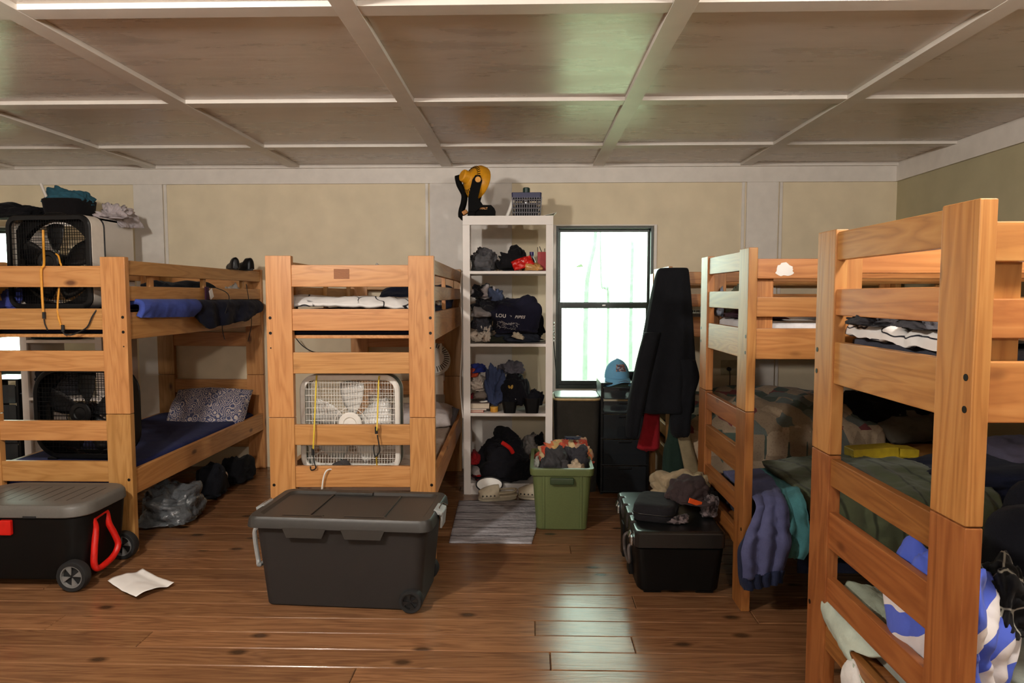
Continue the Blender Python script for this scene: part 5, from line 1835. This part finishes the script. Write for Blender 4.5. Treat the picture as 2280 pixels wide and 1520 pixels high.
NY = 3.145
sheet('sleeping_bag', 'olive quilted sleeping bag spread over middle right lower bunk', 'sleeping bag',
      [[Vector((1.36, 3.95, .50)), Vector((1.8, 3.95, .55)), Vector((2.35, 3.95, .52))], [Vector((1.32, 3.6, .53)), Vector((1.8, 3.6, .585)), Vector((2.3, 3.6, .56))],
       [Vector((1.3, 3.3, .52)), Vector((1.8, 3.3, .565)), Vector((2.25, 3.3, .53))], [Vector((1.3, 3.15, .49)), Vector((1.75, 3.13, .53)), Vector((2.2, 3.15, .49))],
       [Vector((1.3, 3.105, .40)), Vector((1.72, 3.095, .42)), Vector((2.15, 3.105, .39))], [Vector((1.3, 3.10, .29)), Vector((1.7, 3.09, .28)), Vector((2.05, 3.10, .30))]],
      cloth_pattern('olive_quilting', lambda t, v: t.mix(t.ramp(t.n('ShaderNodeTexWave', {'Vector': v, 'Scale': 2.6, 'Distortion': 2.0}).outputs[0], [(.0, (1, 1, 1)), (.06, (0, 0, 0))]), lin('#474d38'), lin('#2a2e22'))),
      .03, nu=70, nv=70, amp=.018, freq=8, d=(0, -.6, .7), r0=.5, fold=6, famp=.012)
sheet('blanket', 'navy sheet edge hanging below the olive sleeping bag', 'blanket',
      [[Vector((1.25, 3.135, .42)), Vector((2.3, 3.135, .42))], [Vector((1.25, 3.125, .32)), Vector((2.3, 3.125, .32))], [Vector((1.25, 3.12, .20)), Vector((2.25, 3.12, .22))]], cloth('#161b2c'), .01, amp=.005, fold=5, famp=.006)
teal = cloth('#447a80')
sheet('blanket', 'teal satin blanket strip draped between blue coat and sleeping bag', 'blanket',
      [[at(1690, 1046, 3.9), at(1712, 1044, 3.9)], [at(1708, 1060, 3.7), at(1740, 1060, 3.7)], [at(1726, 1090, 3.35), at(1772, 1084, 3.35)], [at(1740, 1118, 3.12), at(1786, 1108, 3.12)],
       [at(1752, 1160, 3.07), at(1800, 1160, 3.06)], [at(1750, 1200, 3.06), at(1806, 1205, 3.05)], [at(1748, 1240, 3.06), at(1790, 1242, 3.05)]], teal, .02, amp=.02, freq=9, fold=1.6, famp=.008, d=(0, -.8, .5), r0=.5)
bcoat = thing('jacket', 'slate blue quilted jacket hanging over middle right lower bunk', 'clothing', (1.07, 3.1, .15))
off = Vector(bcoat.location)


def offrows(rows):
    return [[p_ - off for p_ in r] for r in rows]


slate = cloth('#4a4d6e')
sheet('jacket_body', None, None, offrows([[at(1610, 1052, 3.72), at(1690, 1046, 3.72)], [at(1630, 1070, 3.5), at(1712, 1062, 3.5)], [at(1665, 1098, 3.22), at(1738, 1096, 3.22)], [at(1682, 1130, 3.10), at(1748, 1120, 3.09)],
      [at(1664, 1180, 3.06), at(1756, 1160, 3.05)], [at(1652, 1222, 3.05), at(1757, 1200, 3.04)], [at(1654, 1290, 3.05), at(1742, 1270, 3.04)]]), slate, .02, bcoat, nu=60, amp=.022, freq=8, fold=2.6, famp=.012, d=(0, -1, .3), r0=.2)
sheet('hem', None, None, offrows([[at(1652, 1286, 3.053), at(1743, 1266, 3.043)], [at(1656, 1300, 3.055), at(1741, 1282, 3.045)], [at(1662, 1313, 3.06), at(1738, 1298, 3.05)]]), cloth('#1a2036'), .022, bcoat, nv=14, amp=.006, fold=4, famp=.018, d=(0, -1, .3), r0=1)
sheet('side_panel', None, None, offrows([[at(1660, 1196, 3.09), at(1664, 1182, 3.065)], [at(1645, 1222, 3.09), at(1654, 1222, 3.056)], [at(1645, 1270, 3.09), at(1655, 1290, 3.056)], [at(1650, 1300, 3.09), at(1660, 1312, 3.06)]]), cloth('#1a2036'), .012, bcoat, nu=10, nv=20, amp=.004)
heap('blanket', 'dark navy bedding on right part of middle right lower bunk', 'blanket', (1960, 1020, 2420, 1140), 3.6, .62, cloth('#0f1324'), z0=.462, sub=5, amp=.12)
p = at(2250, 1040, 3.75)
pillow('pillow', 'grey violet pillow at right end of middle right lower bunk', (p.x + .08, 3.72, .56), .5, .4, .14, cloth('#4a4656'), (12, 0, 6), 15)
yb = plain('yellow_folder', '#b39a1e', .5, .12)
for (l_, pa, pb, ry_) in (('yellow folded plastic packet, left of two on lower bunk', (1888, 1042, 1990, 1015), 0, -4), ('yellow plastic packet, right of two on lower bunk', (1990, 1042, 2034, 1016), 0, 3)):
    a_, b_ = at(pa[0], pa[1], 3.86), at(pa[2], pa[3], 3.86)
    q = newbm()
    obox(q, Vector((0, 0, (b_.z - a_.z) / 2)), (b_.x - a_.x, .12, b_.z - a_.z), Matrix.Rotation(R(ry_), 3, 'Y'), .008)
    obox(q, Vector((0, -.05, (b_.z - a_.z) / 3)), (b_.x - a_.x + .004, .04, .008), Matrix.Rotation(R(ry_ + 5), 3, 'Y'), .002)
    tag(finish('packet', q, yb, None, ((a_.x + b_.x) / 2, 3.86, .565)), l_, 'packet')

# ================================================================== FOOTLOCKER AND WHAT LIES ON IT
TX0, TX1, TY0, TY1, TH_ = .525, .975, 3.30, 4.0, .325
tk = thing('footlocker', 'black plastic footlocker at the foot of middle right bunk', 'trunk', ((TX0 + TX1) / 2, (TY0 + TY1) / 2, 0))
tw_, td_ = TX1 - TX0, TY1 - TY0
tb = plain('black_trunk_plastic', '#070707', .45, .2, 100, .06, spec=.2)
part('body', tb, tk, lambda q: loft(q, zrings([(.012, rrect(tw_ - .06, td_ - .08, .04)), (.02, rrect(tw_ - .045, td_ - .06, .05)), (.235, rrect(tw_ - .012, td_ - .012, .04)), (.24, rrect(tw_ - .03, td_ - .03, .04))])))


def notched(w, d, ins):
    """lid outline with tab notches along the left long side"""
    pts = []
    x0_, x1_, y0_, y1_ = -w / 2 + ins, w / 2 - ins, -d / 2 + ins, d / 2 - ins
    pts += [(x1_ - .03, y0_), (x1_ - .008, y0_ + .01), (x1_, y0_ + .035), (x1_, y1_ - .035), (x1_ - .01, y1_ - .01), (x1_ - .03, y1_), (x0_ + .02, y1_), (x0_, y1_ - .02)]
    for yc in (.21, .07, -.09, -.22):
        pts += [(x0_, yc + .05), (x0_ + .022, yc + .045), (x0_ + .022, yc + .01), (x0_ + .004, yc + .004)]
    pts += [(x0_, y0_ + .02), (x0_ + .02, y0_)]
    return pts


part('lid', plain('glossy_black_lid', '#0a0c0c', .33, .2, 60, .0, spec=.8), tk, lambda q: loft(q, zrings([(.24, notched(tw_, td_, .008)), (.245, notched(tw_, td_, 0)), (TH_ - .012, notched(tw_, td_, .0)), (TH_ - .002, notched(tw_, td_, .008)), (TH_, notched(tw_, td_, .02))])))
for y in (-.26, .24):
    part('latch', M['steel'], tk, lambda q: (obox(q, Vector((-tw_ / 2 - .006, y, .255)), (.016, .05, .045), None, .004), obox(q, Vector((-tw_ / 2 - .014, y, .285)), (.01, .035, .03), Matrix.Rotation(R(20), 3, 'Y'), .003)), 'silver latch')
part('handle', plain('brown_grey_handle', '#4a423f', .5), tk, lambda q: tube(q, smoothpath([(-tw_ / 2 + .012, -.22, .22), (-tw_ / 2 - .012, -.22, .2), (-tw_ / 2 - .008, -.22, .12), (-tw_ / 2 - .008, -.06, .12), (-tw_ / 2 - .012, -.06, .2), (-tw_ / 2 + .012, -.06, .22)], 5), .009, 8))
for x in (-.13, .13):
    for y in (-.26, .26):
        part('foot', tb, tk, lambda q: box(q, x - .045, x + .045, y - .05, y + .05, 0, .03, .006))
for yy in (-.12, .12):
    part('rib', tb, tk, lambda q: box(q, -tw_ / 2 - .002, -tw_ / 2 + .03, yy - .04, yy + .04, .03, .22, .006))

heap('blanket', 'beige fleece blanket bundled on back of the footlocker', 'blanket', (1443, 1040, 1572, 1110), 3.88, .22, cloth('#8d7d64', var=.12), z0=TH_ + .001, sub=5, amp=.2, freq=8, bx=.9)
heap('blanket', 'camouflage trimmed beige blanket hump beside the bunk post', 'blanket', (1510, 1050, 1580, 1105), 3.82, .2, cloth('#8f8266'), z0=TH_ + .03, sub=5, amp=.16, freq=8, bx=.9)
bc = thing('case', 'soft black zip case lying on the footlocker', 'case', (at(1463, 1140, 3.56).x, 3.58, TH_ + .001), R(-18))
part('case_body', cloth('#19181b', var=.15), bc, lambda q: loft(q, zrings([(0, rrect(.20, .28, .05)), (.008, rrect(.215, .295, .06)), (.036, rrect(.22, .30, .06)), (.07, rrect(.212, .292, .06)), (.082, rrect(.19, .27, .05)), (.088, rrect(.14, .22, .04))])))
part('zipper', M['bolt'], bc, lambda q: tube(q, [(x, y, .04) for x, y in rrect(.224, .304, .06, 6)], .003, 6, closed=True))
cc = thing('cap', 'dark brown cap with orange tag on the footlocker', 'cap', (at(1525, 1120, 3.62).x, 3.60, TH_ + .075), R(35))
dbm = cloth('#33292a', var=.12)
part('crown', dbm, cc, lambda q: join(q, blob(.26, .22, .13, 71, .14, 7, .8, 5)))
def brim2(q):
    g2 = []
    for i in range(6):
        row = []
        for k in range(17):
            a = PI * 1.05 + PI * .9 * k / 16
            e = .07 * i / 5 * math.sin(PI * k / 16) ** .7
            row.append(q.verts.new((.115 * math.cos(a), .10 * math.sin(a) - e, .02 - .10 * e)))
        g2.append(row)
    for i in range(5):
        for k in range(16):
            q.faces.new((g2[i][k], g2[i][k + 1], g2[i + 1][k + 1], g2[i + 1][k]))
o = part('brim', dbm, cc, brim2)
o.modifiers.new('thickness', 'SOLIDIFY').thickness = .005
part('size_tag', plain('orange_tag', '#d2501c', .5), cc, lambda q: obox(q, Vector((-.075, -.13, .03)), (.085, .004, .026), Matrix.Rotation(R(22), 3, 'Y') @ Matrix.Rotation(R(-10), 3, 'Z'), .001), 'bright orange tag')
camo = cloth_pattern('grey_mottled', lambda t, v: t.ramp(t.n('ShaderNodeTexNoise', {'Vector': v, 'Scale': 45, 'Detail': 3}).outputs[0], [(.42, lin('#2b2425')), (.55, lin('#6b5f60'))]))
heap('scarf', 'mottled grey scarf end at right of brown cap', 'clothing', (1558, 1100, 1602, 1152), 3.55, .14, camo, z0=TH_ + .001, sub=4, amp=.2)
heap('scarf', 'mottled grey scarf bunched in front of brown cap', 'clothing', (1480, 1145, 1538, 1168), 3.44, .08, camo, z0=TH_ + .001, sub=4, amp=.35, freq=16)
heap('clothing', 'dark cloth between brown cap and bunk post', 'clothing', (1560, 1085, 1600, 1130), 3.72, .14, cloth('#1a181a'), z0=TH_ + .001, sub=4)

# ================================================================== NEAREST BUNK CONTENTS
def zig(t, v):
    s_ = t.n('ShaderNodeSeparateXYZ', {'Vector': v})
    n_ = t.n('ShaderNodeTexNoise', {'Vector': v, 'Scale': 5, 'Detail': 2})
    d_ = t.math('SUBTRACT', s_.outputs['X'], t.math('MULTIPLY', s_.outputs['Z'], 1.3))
    fr = t.math('FRACT', t.math('ADD', t.math('MULTIPLY', d_, 24), t.math('MULTIPLY', n_.outputs[0], 3.5)))
    k_ = t.ramp(fr, [(.0, (1, 1, 1)), (.10, (1, 1, 1)), (.14, (0, 0, 0))])
    return t.mix(k_, lin('#d2cfcc'), lin('#191b25'))


sheet('blanket', 'white blanket with wavy dark lines on nearest upper bunk', 'blanket',
      [[Vector((1.75, 2.34, 1.375)), Vector((1.75, 1.66, 1.375))], [Vector((1.35, 2.35, 1.38)), Vector((1.35, 1.65, 1.38))], [Vector((1.15, 2.33, 1.39)), Vector((1.15, 1.66, 1.385))], [Vector((1.078, 2.30, 1.385)), Vector((1.078, 1.69, 1.375))],
       [Vector((1.066, 2.30, 1.355)), Vector((1.066, 1.69, 1.34))]], cloth_pattern('wavy_lined_blanket', zig), .02, amp=.016, freq=9, d=(-.5, 0, .8), r0=.5, fold=3, famp=.006)
heap('clothing', 'dark grey clothes heaped on nearest upper bunk blanket', 'clothing', (1890, 694, 2010, 740), 2.15, .25, cloth('#2b2a2e'), z0=1.395, sub=5, amp=.25)
heap('clothing', 'charcoal sweater right of dark grey clothes, nearest upper bunk', 'clothing', (2000, 692, 2140, 740), 1.9, .25, cloth('#3c3b3f'), z0=1.395, sub=5, amp=.2)

def towel_pat(t, v):
    m_ = t.n('ShaderNodeMapping', {'Vector': v, 'Rotation': (R(20), R(40), R(20))})
    s_ = t.n('ShaderNodeSeparateXYZ', {'Vector': m_.outputs[0]})
    n_ = t.n('ShaderNodeTexNoise', {'Vector': v, 'Scale': 4})
    fr = t.math('FRACT', t.math('ADD', t.math('MULTIPLY', s_.outputs['Z'], 3.8), t.math('MULTIPLY', n_.outputs[0], .5)))
    return t.ramp(fr, [(0, lin('#4a5cb8')), (.42, lin('#c9c4c6')), (.60, lin('#4a5cb8')), (.82, lin('#d2cccb'))], 'CONSTANT')


blt = cloth_pattern('blue_white_towel', towel_pat)
p = at(2060, 1300, 2.0)
heap('towel', 'blue and white striped towel heaped in nearest lower bunk', 'towel', (2002, 1200, 2150, 1470), 1.86, .36, blt, z0=.471, sub=5, amp=.16, freq=6, seed=80)
sheet('towel', 'blue and white striped towel spilling past nearest bunk post', 'towel',
      [[at(2165, 1262, 1.72), at(2200, 1280, 1.85), at(2238, 1292, 1.85)], [at(2162, 1310, 1.66), at(2210, 1330, 1.76), at(2270, 1352, 1.80)], [at(2160, 1370, 1.63), at(2215, 1390, 1.70), at(2280, 1375, 1.78)],
       [at(2156, 1420, 1.63), at(2205, 1440, 1.67), at(2262, 1430, 1.74)], [at(2155, 1470, 1.64), at(2195, 1490, 1.68), at(2240, 1490, 1.72)], [at(2150, 1540, 1.66), at(2190, 1560, 1.7), at(2215, 1560, 1.72)]],
      blt, .018, amp=.02, freq=9, fold=3, famp=.018, d=(.2, -.9, .2), r0=.5)
heap('blanket', 'black sleeping bag heaped in nearest lower bunk', 'blanket', (2180, 1060, 2900, 1500), 2.06, .66, cloth('#0c0d14'), z0=.471, sub=5, amp=.14)
pf = cloth_pattern('black_white_squiggle', lambda t, v: t.mix(t.ramp(t.n('ShaderNodeTexVoronoi', {'Vector': v, 'Scale': 13}, feature='DISTANCE_TO_EDGE').outputs['Distance'], [(.02, (1, 1, 1)), (.04, (0, 0, 0))]), lin('#0f0e10'), lin('#8d8a80')))
heap('clothing', 'black cloth with pale squiggles behind blue striped towel', 'clothing', (2168, 1235, 2300, 1400), 1.78, .2, pf, z0=.62, sub=5, amp=.2)
heap('clothing', 'black and white bold printed cloth in nearest lower bunk', 'clothing', (1982, 1335, 2048, 1440), 2.02, .12,
     cloth_pattern('bold_black_white', lambda t, v: t.ramp(t.n('ShaderNodeTexNoise', {'Vector': v, 'Scale': 7}).outputs[0], [(.42, lin('#c9c5c2')), (.46, lin('#111012'))], 'CONSTANT')), z0=.471, sub=4, amp=.15)
heap('blanket', 'grey green sheet bunched in nearest lower bunk', 'blanket', (1885, 1318, 1995, 1470), 2.2, .3, cloth('#8c9484'), z0=.45, sub=5, amp=.12)
sheet('sheet', 'pale mint sheet hanging out through nearest bunk rungs', 'blanket',
      [[at(1985, 1395, 2.15), at(2080, 1540, 1.85)], [at(1900, 1340, 2.26), at(1990, 1470, 1.98)], [at(1848, 1338, 2.30), at(1935, 1462, 2.05)], [at(1832, 1345, 2.31), at(1896, 1450, 2.12)], [at(1850, 1400, 2.27), at(1920, 1510, 2.03)], [at(1890, 1455, 2.20), at(1960, 1560, 1.97)]],
      cloth('#a7b0a2'), .012, amp=.010, freq=10, d=(-.8, -.4, .3), r0=1)
heap('cloth', 'white cup shaped cloth poking below the mint sheet', 'clothing', (1880, 1470, 1928, 1545), 2.08, .1, whitec, amp=.1, sub=4)

# ================================================================== LIGHT
def lamp(name, loc, power, col, r):
    d_ = bpy.data.lights.new(name, 'POINT')
    d_.energy = power
    d_.color = col
    d_.shadow_soft_size = r
    o_ = bpy.data.objects.new(name, d_)
    o_.location = loc
    COL.objects.link(o_)
    return o_


WARM = (1.0, .94, .86)
lamp('ceiling_or_fill_light', (-1.75, 1.1, 2.42), 232, WARM, .10)
lamp('ceiling_or_fill_light', (1.5, 1.2, 2.42), 118, WARM, .10)
lamp('ceiling_or_fill_light', (-.2, -3.0, 2.42), 215, WARM, .10)  # unseen fill light, added behind the camera to even out the brightness

for W_ in (WIN, WIN2):
    d_ = bpy.data.lights.new('window_daylight', 'AREA')
    d_.shape = 'RECTANGLE'
    d_.size, d_.size_y = W_[1] - W_[0], W_[3] - W_[2]
    d_.cycles.is_portal = True
    o_ = bpy.data.objects.new('window_daylight', d_)
    o_.location = ((W_[0] + W_[1]) / 2, YB + .13, (W_[2] + W_[3]) / 2)
    o_.rotation_euler = (R(-90), 0, 0)
    COL.objects.link(o_)

wd = bpy.data.worlds.new('daylight')
SC.world = wd
wd.use_nodes = True
bg = wd.node_tree.nodes['Background']
bg.inputs['Color'].default_value = (.80, 1.0, .87, 1)
bg.inputs['Strength'].default_value = 14.0

SC.view_settings.view_transform = 'Standard'
SC.view_settings.look = 'None'
SC.view_settings.exposure = 0.0
SC.view_settings.gamma = 1.0
SC.view_settings.use_curve_mapping = False
SC.cycles.max_bounces = 10
SC.cycles.diffuse_bounces = 5
SC.cycles.use_denoising = True
SC.cycles.caustics_reflective = False
SC.cycles.sample_clamp_indirect = 6
